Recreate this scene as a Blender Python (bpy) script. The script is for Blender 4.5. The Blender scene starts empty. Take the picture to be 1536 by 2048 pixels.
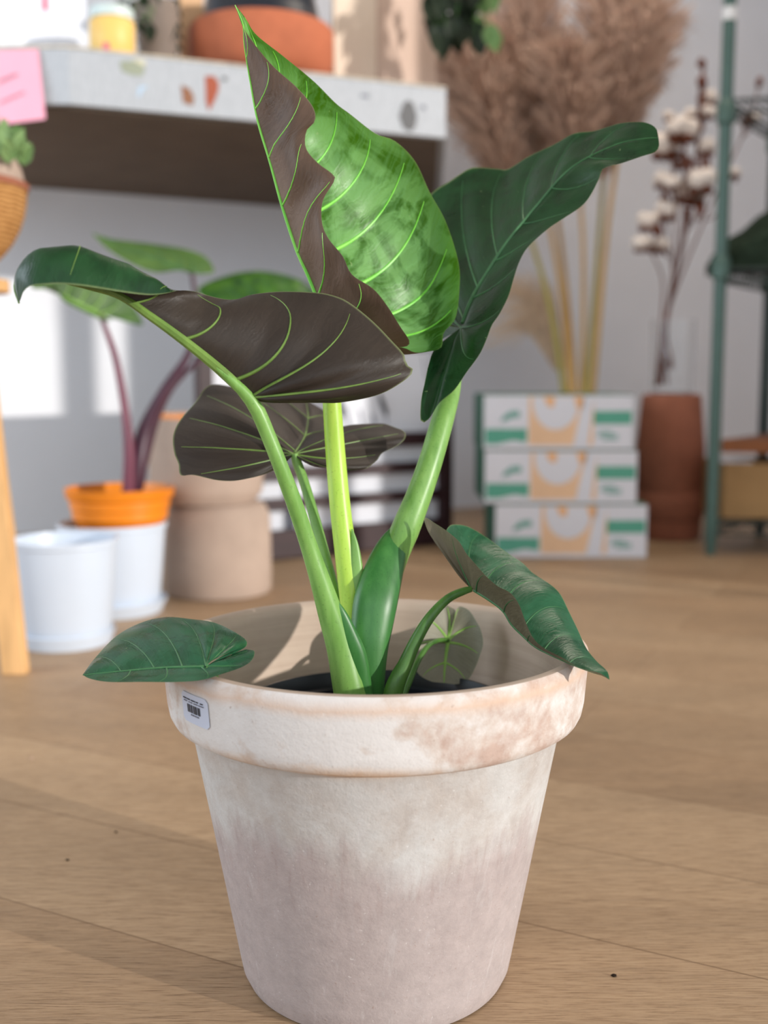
import bpy, math, random
import numpy as np
from mathutils import Vector
PI = math.pi
rnd = random.Random(7)
SC = bpy.context.scene
COL = SC.collection

# ------------------------------------------------------------ camera
F, T, H = 2200.0, 0.1185, 0.5006
cam_d = bpy.data.cameras.new('camera')
cam = bpy.data.objects.new('camera', cam_d); COL.objects.link(cam)
cam.location = (0, 0, H); cam.rotation_euler = (PI/2 - T, 0, 0)
cam_d.sensor_fit = 'VERTICAL'; cam_d.sensor_height = 36; cam_d.sensor_width = 27
cam_d.lens = F/2048*36
cam_d.clip_start = .01
cam_d.dof.use_dof = True; cam_d.dof.focus_distance = .86; cam_d.dof.aperture_fstop = 3.6
SC.camera = cam
SC.view_settings.view_transform = 'Standard'; SC.view_settings.look = 'None'
SC.view_settings.gamma = 1; SC.view_settings.use_curve_mapping = False
SC.view_settings.exposure = -0.38

def at(px, py, Y):
    """point at depth Y metres that is seen in this direction"""
    a = (px-768)/F; b = (1024-py)/F
    d = (a, math.cos(T)+b*math.sin(T), -math.sin(T)+b*math.cos(T))
    s = Y/d[1]
    return Vector((d[0]*s, Y, H+d[2]*s))
def fl(px, py, z=0.0):
    a = (px-768)/F; b = (1024-py)/F
    d = (a, math.cos(T)+b*math.sin(T), -math.sin(T)+b*math.cos(T))
    s = (z-H)/d[2]
    return Vector((d[0]*s, d[1]*s, z))

# ------------------------------------------------------------ materials
def srgb(r, g, b):
    f = lambda c: (c/255/12.92) if c/255 <= .04045 else ((c/255+.055)/1.055)**2.4
    return (f(r), f(g), f(b), 1)
class N:
    def __init__(s, name):
        s.m = bpy.data.materials.new(name); s.m.use_nodes = True
        s.t = s.m.node_tree; s.b = s.t.nodes['Principled BSDF']; s.out = s.t.nodes['Material Output']
    def n(s, typ, **k):
        nd = s.t.nodes.new(typ)
        for a, v in k.items():
            if a.startswith('i_'): nd.inputs[a[2:].replace('_', ' ')].default_value = v
            else: setattr(nd, a, v)
        return nd
    def l(s, a, b): s.t.links.new(a, b)
    def coord(s, kind='Object', scale=(1,1,1), rot=(0,0,0)):
        c = s.n('ShaderNodeTexCoord'); mp = s.n('ShaderNodeMapping')
        mp.inputs['Scale'].default_value = scale; mp.inputs['Rotation'].default_value = rot
        s.l(c.outputs[kind], mp.inputs[0]); return mp.outputs[0]
    def noise(s, co, scale, detail=4, rough=.6, dist=0):
        nd = s.n('ShaderNodeTexNoise'); nd.inputs['Scale'].default_value = scale
        nd.inputs['Detail'].default_value = detail; nd.inputs['Roughness'].default_value = rough
        nd.inputs['Distortion'].default_value = dist
        s.l(co, nd.inputs['Vector']); return nd.outputs['Fac']
    def ramp(s, fac, stops, interp='LINEAR'):
        r = s.n('ShaderNodeValToRGB'); e = r.color_ramp.elements; r.color_ramp.interpolation = interp
        while len(e) < len(stops): e.new(.5)
        for el, (p, c) in zip(e, stops): el.position = p; el.color = c
        s.l(fac, r.inputs[0]); return r.outputs[0]
    def mix(s, fac, a, b, mode='MIX'):
        m = s.n('ShaderNodeMix', data_type='RGBA', blend_type=mode)
        for v, i in ((fac, 0), (a, 6), (b, 7)):
            if isinstance(v, (int, float, tuple)): m.inputs[i].default_value = v
            else: s.l(v, m.inputs[i])
        return m.outputs[2]
    def math(s, op, a, b=0.0, clamp=False):
        m = s.n('ShaderNodeMath', operation=op, use_clamp=clamp)
        for v, i in ((a, 0), (b, 1)):
            if isinstance(v, (int, float)): m.inputs[i].default_value = v
            else: s.l(v, m.inputs[i])
        return m.outputs[0]
    def bump(s, h, strength=.3, dist=.002):
        b = s.n('ShaderNodeBump'); b.inputs['Strength'].default_value = strength; b.inputs['Distance'].default_value = dist
        s.l(h, b.inputs['Height']); s.l(b.outputs[0], s.b.inputs['Normal'])
    def base(s, c, rough=.6, spec=.5, metal=0):
        if isinstance(c, tuple): s.b.inputs['Base Color'].default_value = c
        else: s.l(c, s.b.inputs['Base Color'])
        s.b.inputs['Roughness'].default_value = rough; s.b.inputs['Specular IOR Level'].default_value = spec
        s.b.inputs['Metallic'].default_value = metal
        return s.m
def g(v): return (v, v, v, 1)

def plain(name, rgb, rough=.6, var=.08, scale=12, spec=.4, bump=0, metal=0, kind='Object', sc=(1,1,1)):
    n = N(name); co = n.coord(kind, sc); c = srgb(*rgb)
    f = n.noise(co, scale)
    lo = tuple(max(0, x*(1-var)) for x in c[:3])+(1,); hi = tuple(min(1, x*(1+var)) for x in c[:3])+(1,)
    col = n.ramp(f, [(.3, lo), (.7, hi)])
    if bump: n.bump(f, bump, .002)
    return n.base(col, rough, spec, metal)

M = {}
def mk_floor():
    n = N('wood_floor')
    rot = (0, 0, math.radians(27))
    co = n.coord('Object', (1,1,1), rot)
    br = n.n('ShaderNodeTexBrick'); br.offset = .37
    br.inputs['Scale'].default_value = 1; br.inputs['Brick Width'].default_value = 1.25; br.inputs['Row Height'].default_value = .185
    br.inputs['Mortar Size'].default_value = .0012; br.inputs['Mortar Smooth'].default_value = .3
    br.inputs['Color1'].default_value = g(.2); br.inputs['Color2'].default_value = g(.8); br.inputs['Mortar'].default_value = g(.5)
    n.l(co, br.inputs['Vector'])
    grain = n.noise(n.coord('Object', (2.2, 34, 1), rot), 3.2, 8, .68, .6)
    fine = n.noise(n.coord('Object', (10, 190, 1), rot), 3, 6, .7)
    big = n.noise(n.coord('Object', (1, 3.2, 1), rot), 2.4, 3, .5, .4)
    c = n.ramp(grain, [(.25, srgb(124, 98, 72)), (.5, srgb(162, 131, 98)), (.75, srgb(188, 157, 122))])
    c = n.mix(.6, c, n.ramp(fine, [(.34, srgb(98, 74, 54)), (.5, srgb(174, 146, 116)), (.8, srgb(200, 174, 144))]))
    c = n.mix(.5, c, n.ramp(big, [(.3, g(.42)), (.7, g(.62))]), 'OVERLAY')
    c = n.mix(.32, c, br.outputs['Color'], 'SOFT_LIGHT')
    pit = n.noise(n.coord('Object', (26, 300, 1), rot), 3, 3, .6)
    c = n.mix(n.ramp(pit, [(.62, g(0)), (.70, g(.45))]), c, srgb(84, 62, 44))
    c = n.mix(n.math('MULTIPLY', br.outputs['Fac'], .55), c, srgb(95, 68, 42))
    n.bump(n.math('SUBTRACT', fine, br.outputs['Fac']), .12, .001)
    n.base(c, .5, .35)
    n.l(n.ramp(grain, [(.2, g(.42)), (.8, g(.62))]), n.b.inputs['Roughness'])
    return n.m
M['floor'] = mk_floor()
M['wall'] = plain('wall_plaster', (228, 229, 234), .85, .03, 3, .2, .1)
M['ceiling'] = plain('ceiling_paint', (222, 214, 206), .9, .02, 3, .2)
def mk_clay():
    n = N('whitewashed_terracotta')
    co = n.coord('Object'); z = n.n('ShaderNodeSeparateXYZ'); n.l(n.coord('Object'), z.inputs[0])
    a = n.noise(co, 22, 6, .65, .3); b = n.noise(co, 7, 4, .55, .4); sp = n.noise(co, 260, 3, .7)
    streak = n.noise(n.coord('Object', (60, 60, 5)), 1.2, 4, .6)
    hz = z.outputs['Z']
    white = srgb(220, 216, 214); pink = srgb(192, 168, 156); tan = srgb(212, 176, 142); mauve = srgb(172, 157, 154)
    # rim band: white lime bloom with worn pinkish patches
    rim = n.ramp(n.math('ADD', n.math('MULTIPLY', a, .6), n.math('MULTIPLY', b, .4)), [(.41, pink), (.48, srgb(208, 196, 188)), (.54, white)])
    # damp boundary across the body
    edge = n.math('ADD', n.math('ADD', hz, n.math('MULTIPLY', n.math('SUBTRACT', b, .5), .10)), n.math('MULTIPLY', n.math('SUBTRACT', streak, .5), .05))
    up = n.ramp(edge, [(.135, g(0)), (.165, g(1))])
    low = n.mix(b, mauve, srgb(184, 174, 172))
    hi = n.mix(n.ramp(a, [(.35, g(0)), (.6, g(1))]), srgb(190, 182, 176), srgb(202, 200, 198))
    body = n.mix(up, low, hi)
    inrim = n.ramp(hz, [(.2235, g(0)), (.2245, g(1))])
    fine = n.noise(co, 70, 6, .75); drip = n.noise(n.coord('Object', (70, 70, 3.5)), 2.2, 3, .6, .3)
    mid = n.ramp(edge, [(.085, g(0)), (.125, g(1)), (.155, g(1)), (.175, g(0))])
    body = n.mix(n.math('MULTIPLY', mid, n.ramp(drip, [(.57, g(0)), (.64, g(.22))])), body, srgb(160, 138, 132))
    body = n.mix(n.ramp(drip, [(.30, g(.22)), (.40, g(0))]), body, srgb(206, 202, 202))
    c = n.mix(inrim, body, rim)
    c = n.mix(.35, c, n.ramp(fine, [(.35, g(.38)), (.65, g(.62))]), 'OVERLAY')
    # bare fired clay just under the lip and above the band's lower edge
    lipn = n.math('ADD', hz, n.math('MULTIPLY', n.math('SUBTRACT', a, .5), .012))
    lip = n.ramp(lipn, [(.272, g(0)), (.2765, g(.75)), (.2835, g(.2)), (.2868, g(.1))])
    c = n.mix(lip, c, srgb(214, 182, 158))
    lo2 = n.math('MULTIPLY', n.ramp(lipn, [(.222, g(0)), (.2255, g(1)), (.229, g(1)), (.238, g(0))]), n.ramp(b, [(.48, g(0)), (.6, g(.8))]))
    c = n.mix(lo2, c, tan)
    c = n.mix(n.ramp(sp, [(.66, g(0)), (.72, g(.4))]), c, srgb(150, 120, 100))
    c = n.mix(n.ramp(sp, [(.28, g(.35)), (.34, g(0))]), c, srgb(240, 238, 236))
    n.bump(n.math('ADD', n.math('MULTIPLY', sp, .6), a), .5, .0014)
    return n.base(c, .9, .15)
M['clay'] = mk_clay()
def mk_clay_in():
    n = N('raw_clay_inside')
    a = n.noise(n.coord('Object', (3, 3, 90)), 2, 5, .6); b = n.noise(n.coord('Object'), 9, 4)
    c = n.mix(.5, n.ramp(a, [(.3, srgb(184, 160, 142)), (.7, srgb(212, 192, 174))]), n.ramp(b, [(.35, srgb(186, 164, 148)), (.65, srgb(216, 198, 182))]))
    n.bump(a, .15, .001); return n.base(c, .9, .15)
M['clay_in'] = mk_clay_in()

def mk_leaf(name, top, top2, bot, bot2, nveins=8, trans=.3, glow=(120, 190, 40), rough=.32, spots=True, shade_mott=False):
    n = N(name)
    uv = n.n('ShaderNodeUVMap'); uv.uv_map = 'UVMap'
    sx = n.n('ShaderNodeSeparateXYZ'); n.l(uv.outputs[0], sx.inputs[0])
    U, V = sx.outputs['X'], sx.outputs['Y']
    co = n.coord('Object')
    a = n.noise(co, 32, 5, .6, .6); b = n.noise(co, 11, 3, .5)
    ph = n.math('ADD', U, n.math('MULTIPLY', n.math('MULTIPLY', V, V), .07))
    fan = n.n('ShaderNodeTexNoise'); cb = n.n('ShaderNodeCombineXYZ')
    n.l(n.math('MULTIPLY', n.math('ADD', ph, n.math('MULTIPLY', a, .05)), 150), cb.inputs[0]); n.l(n.math('MULTIPLY', V, 3), cb.inputs[1])
    n.l(cb.outputs[0], fan.inputs['Vector']); fan.inputs['Scale'].default_value = 1; fan.inputs['Detail'].default_value = 2
    fanr = n.ramp(fan.outputs['Fac'], [(.40, g(0)), (.62, g(1))])
    T1, T2, B1, B2 = srgb(*top), srgb(*top2), srgb(*bot), srgb(*bot2)
    if shade_mott:
        m1 = n.noise(co, 17, 4, .55, 1.6)  # patches of light and shadow painted into the leaf's colour
        ct = n.mix(n.ramp(m1, [(.42, g(0)), (.54, g(1))]), T1, T2)
    else: ct = n.mix(n.ramp(a, [(.38, g(0)), (.62, g(1))]), T1, T2)
    ct = n.mix(n.math('MULTIPLY', fanr, .10 if not shade_mott else .25), ct, tuple(min(1, x*2.2) for x in T2[:3])+(1,))
    if spots:
        sp = n.noise(co, 210, 2, .5)
        ct = n.mix(n.ramp(sp, [(.73, g(0)), (.78, g(.5))]), ct, srgb(150, 175, 120))
    cbk = n.mix(n.ramp(b, [(.35, g(0)), (.65, g(1))]), B1, B2)
    cbk = n.mix(n.math('MULTIPLY', fanr, .12), cbk, tuple(min(1, x*1.9) for x in B2[:3])+(1,))
    edge = n.ramp(V, [(.984, g(0)), (.996, g(.45))])
    geo = n.n('ShaderNodeNewGeometry')
    c = n.mix(geo.outputs['Backfacing'], ct, cbk)
    c = n.mix(edge, c, srgb(150, 165, 110))
    n.bump(n.math('ADD', n.math('MULTIPLY', fanr, .3), a), .2, .0015)
    n.base(c, rough, .34)
    rr = n.ramp(a, [(.35, g(rough*.8)), (.7, g(min(1, rough*1.5)))])
    n.l(n.mix(geo.outputs['Backfacing'], rr, g(.5)), n.b.inputs['Roughness'])
    tr = n.n('ShaderNodeBsdfTranslucent'); tc = n.mix(fanr, srgb(*glow), tuple(x*.6 for x in srgb(*glow)[:3])+(1,)); tc = n.mix(geo.outputs['Backfacing'], tc, tuple(x*.55 for x in srgb(*bot2)[:3])+(1,))
    n.l(tc, tr.inputs[0])
    ms = n.n('ShaderNodeMixShader'); ms.inputs[0].default_value = trans
    n.l(n.b.outputs[0], ms.inputs[1]); n.l(tr.outputs[0], ms.inputs[2]); n.l(ms.outputs[0], n.out.inputs[0])
    return n.m
DARKG = dict(top=(14, 46, 24), top2=(26, 68, 34), bot=(46, 38, 34), bot2=(60, 52, 45), trans=.10, glow=(60, 110, 30))
M['leaf_tall'] = mk_leaf('leaf_young_green', (26, 78, 14), (108, 156, 92), (84, 60, 48), (122, 98, 84), trans=.28, glow=(126, 196, 20), rough=.36, shade_mott=True)
M['leaf_big'] = mk_leaf('leaf_dark_green', **DARKG)
M['leaf_low'] = mk_leaf('leaf_low_green', (30, 76, 50), (46, 100, 70), (92, 84, 66), (120, 112, 92), trans=.12, glow=(70, 120, 40), rough=.26)
M['leaf_round'] = mk_leaf('leaf_round_grey', (90, 124, 84), (126, 150, 108), (112, 112, 96), (160, 156, 138), trans=.15, glow=(120, 150, 70), rough=.4, spots=False)
M['leaf_far'] = mk_leaf('leaf_far_mottled', (20, 60, 30), (70, 112, 34), (50, 80, 38), (84, 118, 54), trans=.08, glow=(120, 180, 40), rough=.35)
def mk_stem(name, a, b, kind='Object', trans=.0, rough=.38):
    n = N(name); f = n.noise(n.coord(kind, (1, 1, .12)), 90, 4); s = n.noise(n.coord(kind), 420, 2)
    c = n.ramp(f, [(.3, srgb(*a)), (.7, srgb(*b))])
    c = n.mix(n.ramp(s, [(.62, g(0)), (.7, g(.35))]), c, tuple(x*.55 for x in srgb(*a)[:3])+(1,))
    n.base(c, rough, .5); n.b.inputs['Subsurface Weight'].default_value = trans
    n.b.inputs['Subsurface Radius'].default_value = (.004, .008, .002); n.b.inputs['Subsurface Scale'].default_value = 1
    return n.m
M['petiole'] = mk_stem('petiole_green', (104, 152, 66), (138, 182, 96), trans=.15)
M['petiole_bright'] = mk_stem('petiole_yellow_green', (162, 206, 58), (196, 228, 96), trans=.2)
M['sheath'] = mk_stem('sheath_shaded_green', (44, 104, 44), (70, 130, 62), trans=.05)  # sheath's own green with the shadow cast on the stalk painted in
M['petiole_thin'] = mk_stem('petiole_deep_green', (56, 100, 34), (84, 128, 54), trans=.15)
M['vein_light'] = mk_stem('vein_bright_green', (120, 214, 70), (150, 232, 96), trans=.1, rough=.4)
M['vein_olive'] = mk_stem('vein_olive_green', (92, 124, 52), (118, 150, 66), rough=.45)
M['vein_dim'] = mk_stem('vein_dark_green', (50, 100, 58), (74, 128, 78), rough=.4)
M['vein_pale'] = mk_stem('vein_pale_green', (140, 190, 84), (164, 208, 110), rough=.4)
M['purple'] = mk_stem('petiole_purple', (52, 18, 38), (72, 28, 50), rough=.4)
M['pinkstem'] = mk_stem('petiole_pink', (92, 38, 60), (122, 58, 78), rough=.4)
M['black_plastic'] = plain('black_nursery_plastic', (26, 32, 42), .35, .2, 20, .5)
M['soil'] = plain('potting_soil', (46, 38, 32), .95, .6, 160, .1, .8)
M['sticker'] = plain('sticker_paper', (200, 208, 228), .4, .01, 10, .4)
M['ink'] = plain('black_ink', (40, 42, 52), .6, .05, 10)
M['ink_grey'] = plain('grey_ink', (112, 114, 128), .6, .05, 10)
M['counter_top'] = plain('worktop_edge_worn', (196, 184, 164), .6, .25, 30)
def mk_counter():
    n = N('terrazzo_counter')
    f = n.noise(n.coord('Object', (6, 6, 1)), 40, 3)
    return n.base(n.ramp(f, [(.3, srgb(164, 168, 174)), (.7, srgb(182, 186, 192))]), .5, .4)
M['counter'] = mk_counter()
M['counter_under'] = plain('counter_underside', (108, 94, 82), .85, .1, 8, .2)
M['chip_rust'] = plain('rust_chip', (158, 74, 44), .5); M['chip_brown'] = plain('brown_chip', (140, 92, 62), .5)
M['chip_grey'] = plain('grey_chip', (84, 84, 86), .5); M['chip_sage'] = plain('sage_chip', (150, 156, 136), .5); M['chip_blue'] = plain('pale_blue_chip', (176, 200, 222), .5)
M['chip_cream'] = plain('cream_chip', (206, 202, 176), .5)
M['pink_paper'] = plain('pink_paper', (246, 172, 192), .8, .03)
M['terracotta'] = plain('terracotta_fired', (180, 104, 74), .8, .12, 16, .25, .1)
M['terracotta_dark'] = plain('terracotta_brown', (156, 98, 76), .85, .12, 14, .2, .1)
M['beige_clay'] = plain('beige_clay', (176, 156, 142), .9, .12, 7, .15, .15)
M['orange_glaze'] = plain('orange_plastic', (232, 132, 20), .4, .1, 10, .5)
M['white_plastic'] = plain('white_plastic', (206, 217, 232), .4, .02, 5, .5)
M['oak'] = plain('pale_oak', (216, 170, 116), .6, .18, 6, .3, sc=(8, 8, .6))
M['dark_wood'] = plain('dark_red_wood', (46, 20, 24), .5, .3, 8, .4, sc=(.6, 4, 8))
M['white_paper'] = plain('white_paper', (226, 228, 236), .8, .02)
M['white_card'] = plain('white_card', (222, 222, 228), .7, .02)
M['green_print'] = plain('green_print', (92, 166, 142), .7, .08); M['dark_green_card'] = plain('green_card', (70, 112, 92), .7, .08)
M['peach_print'] = plain('peach_print', (236, 196, 158), .7, .05); M['orange_print'] = plain('orange_print', (238, 184, 132), .7, .05)
M['teal_print'] = plain('teal_print', (112, 164, 152), .7)
M['rack_metal'] = plain('green_grey_metal', (78, 104, 96), .45, .08, 20, .5, 0, .2)
M['rack_dark'] = plain('dark_wire', (52, 62, 58), .5, .2, 30, .5, 0, .3)
M['clip_white'] = plain('white_clip', (226, 226, 226), .5)
M['rust_wood'] = plain('chestnut_board', (132, 78, 40), .6, .2, 10)
M['kraft'] = plain('kraft_card', (176, 138, 92), .85, .06, 20)
M['net'] = plain('dark_green_cloth', (42, 54, 42), .9, .4, 40, .1, .6)
M['cream'] = plain('cream_board', (228, 208, 188), .85, .04, 3); M['pinkboard'] = plain('pink_beige_board', (208, 182, 166), .85, .05, 3)
M['peach_wood'] = plain('peach_plank', (214, 172, 132), .7, .1, 5, sc=(6, 6, .5))
M['grey_pot'] = plain('taupe_pot', (134, 120, 110), .85, .1, 10)
M['jar_yellow'] = plain('jar_label_yellow', (238, 196, 112), .45, .04); M['jar_lid'] = plain('jar_lid_pale', (204, 218, 216), .4, .03)
M['pink_print'] = plain('pink_print', (214, 96, 130), .6)
M['plant_dark'] = mk_leaf('leaf_blackish_green', (16, 26, 14), (28, 44, 22), (22, 34, 20), (34, 48, 26), trans=.04, spots=False)  # blackish green foliage
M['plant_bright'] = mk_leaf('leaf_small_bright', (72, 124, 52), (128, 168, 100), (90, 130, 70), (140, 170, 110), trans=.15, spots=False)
M['basket'] = None
def mk_basket():
    n = N('woven_cane'); co = n.coord('Object', (1, 1, 1))
    w = n.n('ShaderNodeTexWave'); w.bands_direction = 'Z'; w.inputs['Scale'].default_value = 40; w.inputs['Distortion'].default_value = 2.5
    n.l(co, w.inputs['Vector']); f = n.noise(co, 60, 3)
    c = n.ramp(w.outputs['Fac'], [(.2, srgb(150, 100, 52)), (.8, srgb(212, 158, 96))]); c = n.mix(.3, c, n.ramp(f, [(.3, srgb(130, 84, 44)), (.7, srgb(220, 170, 110))]))
    n.bump(w.outputs['Fac'], .6, .004); return n.base(c, .75, .2)
M['basket'] = mk_basket()
M['pampas'] = plain('pampas_plume', (208, 178, 158), .95, .25, 25, .1)
M['pampas_pale'] = plain('pampas_pale', (222, 196, 168), .95, .15, 25, .1)
M['straw'] = plain('straw_stem', (208, 170, 112), .7, .15, 8, .3, sc=(4, 4, .5)); M['straw_green'] = plain('straw_green', (178, 166, 92), .7, .12, 8, .3)
M['twig'] = plain('brown_twig', (110, 62, 44), .85, .25, 40, .2); M['cotton'] = plain('cotton_fluff', (236, 224, 214), .98, .06, 60, .05, .5)
def mk_glass():
    n = N('clear_glass'); n.base((1, 1, 1, 1), .02, .5); n.b.inputs['Transmission Weight'].default_value = 1; n.b.inputs['IOR'].default_value = 1.3
    f = n.noise(n.coord('Object'), 10); n.l(n.ramp(f, [(0, (.96, .97, .97, 1)), (1, (1, 1, 1, 1))]), n.b.inputs['Base Color']); return n.m
M['glass'] = mk_glass()

# ------------------------------------------------------------ builders
class MB:
    def __init__(s): s.v = []; s.f = []; s.m = []; s.mats = []; s.uv = None
    def mi(s, mat):
        if mat not in s.mats: s.mats.append(mat)
        return s.mats.index(mat)
    def add(s, vs, fs, mat):
        o = len(s.v); s.v += [tuple(p) for p in vs]; k = s.mi(mat)
        for f in fs: s.f.append(tuple(i+o for i in f)); s.m.append(k)
        return s
    def box(s, c, size, mat, rot=0, bev=0, R=None):
        hx, hy, hz = [q/2 for q in size]; vs = []
        for x in (-hx, hx):
            for y in (-hy, hy):
                for z in (-hz, hz): vs.append(Vector((x, y, z)))
        cr, sr = math.cos(rot), math.sin(rot)
        o = []
        for p in vs:
            if R is not None: p = R @ p
            o.append((c[0]+p.x*cr-p.y*sr, c[1]+p.x*sr+p.y*cr, c[2]+p.z))
        return s.add(o, [(0,1,3,2), (4,6,7,5), (0,4,5,1), (2,3,7,6), (0,2,6,4), (1,5,7,3)], mat)
    def lathe(s, c, prof, mat, n=64, mats=None):
        """prof [(r,z)]; mats: material per segment"""
        o = len(s.v)
        for r, z in prof:
            for k in range(n):
                a = 2*PI*k/n; s.v.append((c[0]+r*math.cos(a), c[1]+r*math.sin(a), c[2]+z))
        for i in range(len(prof)-1):
            k = s.mi(mats[i] if mats else mat)
            for j in range(n):
                a, b = o+i*n+j, o+i*n+(j+1) % n
                s.f.append((a, b, b+n, a+n)); s.m.append(k)
        return s
    def tube(s, pts, rad, mat, n=12, flat=None, cap=True):
        pts = [Vector(p) for p in pts]; L = len(pts)
        if not hasattr(rad, '__len__'): rad = [rad]*L
        up = None; o = len(s.v)
        for i, p in enumerate(pts):
            t = (pts[min(i+1, L-1)]-pts[max(i-1, 0)]).normalized()
            if up is None:
                up = Vector((0, 1, 0)) if abs(t.y) < .9 else Vector((1, 0, 0))
            up = (up-t*up.dot(t)).normalized(); sd = t.cross(up)
            for k in range(n):
                a = 2*PI*k/n
                fy = flat if flat else 1
                s.v.append(tuple(p+(up*math.sin(a)*fy+sd*math.cos(a))*rad[i]))
        k = s.mi(mat)
        for i in range(L-1):
            for j in range(n):
                a, b = o+i*n+j, o+i*n+(j+1) % n
                s.f.append((a, b, b+n, a+n)); s.m.append(k)
        if cap:
            s.f.append(tuple(o+j for j in reversed(range(n)))); s.m.append(k)
            s.f.append(tuple(o+(L-1)*n+j for j in range(n))); s.m.append(k)
        return s
    def ball(s, c, r, mat, n=14, sq=(1,1,1), lump=0):
        vs = []; fs = []; m = n//2
        for i in range(m+1):
            t = PI*i/m
            for j in range(n):
                a = 2*PI*j/n; k = 1+lump*math.sin(5*a+i)*math.sin(3*t)
                vs.append((c[0]+r*sq[0]*k*math.sin(t)*math.cos(a), c[1]+r*sq[1]*k*math.sin(t)*math.sin(a), c[2]+r*sq[2]*math.cos(t)))
        for i in range(m):
            for j in range(n):
                a, b = i*n+j, i*n+(j+1) % n; fs.append((a, a+n, b+n, b))
        return s.add(vs, fs, mat)
    def build(s, name, parent=None, smooth=True, bevel=0, loc=None):
        o = Vector((0, 0, 0))
        if parent is not None:
            p = parent
            while p: o += p.location; p = p.parent
        if loc is not None and parent is None: o = Vector(loc)
        me = bpy.data.meshes.new(name)
        me.from_pydata([(x-o.x, y-o.y, z-o.z) for x, y, z in s.v], [], s.f)
        for m in s.mats: me.materials.append(m)
        me.polygons.foreach_set('material_index', s.m)
        if smooth: me.polygons.foreach_set('use_smooth', [True]*len(s.f))
        me.update()
        ob = bpy.data.objects.new(name, me); COL.objects.link(ob)
        if parent is not None: ob.parent = parent
        elif loc is not None: ob.location = loc
        if bevel:
            b = ob.modifiers.new('bevel', 'BEVEL'); b.width = bevel; b.segments = 2; b.limit_method = 'ANGLE'; b.angle_limit = .7
        if smooth:
            try: me.set_sharp_from_angle(angle=math.radians(42))
            except Exception: pass
        return ob

def tag(o, label=None, cat=None, group=None, kind=None):
    if label: o['label'] = label
    if cat: o['category'] = cat
    if group: o['group'] = group
    if kind: o['kind'] = kind
    return o
def thing(name, loc, label, cat, group=None):
    o = bpy.data.objects.new(name, None); o.empty_display_size = .05; COL.objects.link(o); o.location = loc
    return tag(o, label, cat, group)

def crom(pts, n):
    """Catmull-Rom through pts, resampled evenly by length to n points"""
    P = [np.array(p, float) for p in pts]; P = [2*P[0]-P[1]]+P+[2*P[-1]-P[-2]]
    out = []
    for i in range(1, len(P)-2):
        for k in range(16):
            t = k/16; p0, p1, p2, p3 = P[i-1:i+3]
            out.append(.5*(2*p1+(p2-p0)*t+(2*p0-5*p1+4*p2-p3)*t*t+(3*p1-p0-3*p2+p3)*t**3))
    out.append(P[-2]); out = np.array(out)
    s = np.r_[0, np.cumsum(np.linalg.norm(np.diff(out, axis=0), axis=1))]; s /= s[-1]
    q = np.linspace(0, 1, n)
    return np.stack([np.interp(q, s, out[:, k]) for k in range(out.shape[1])], -1)
def curve3(pp, n=200): return crom([at(*p) for p in pp], n)
def look(arr, u):
    u = np.clip(u, 0, 1)*(len(arr)-1); i = np.minimum(u.astype(int), len(arr)-2); f = (u-i)[..., None]
    return arr[i]*(1-f)+arr[i+1]*f

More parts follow.
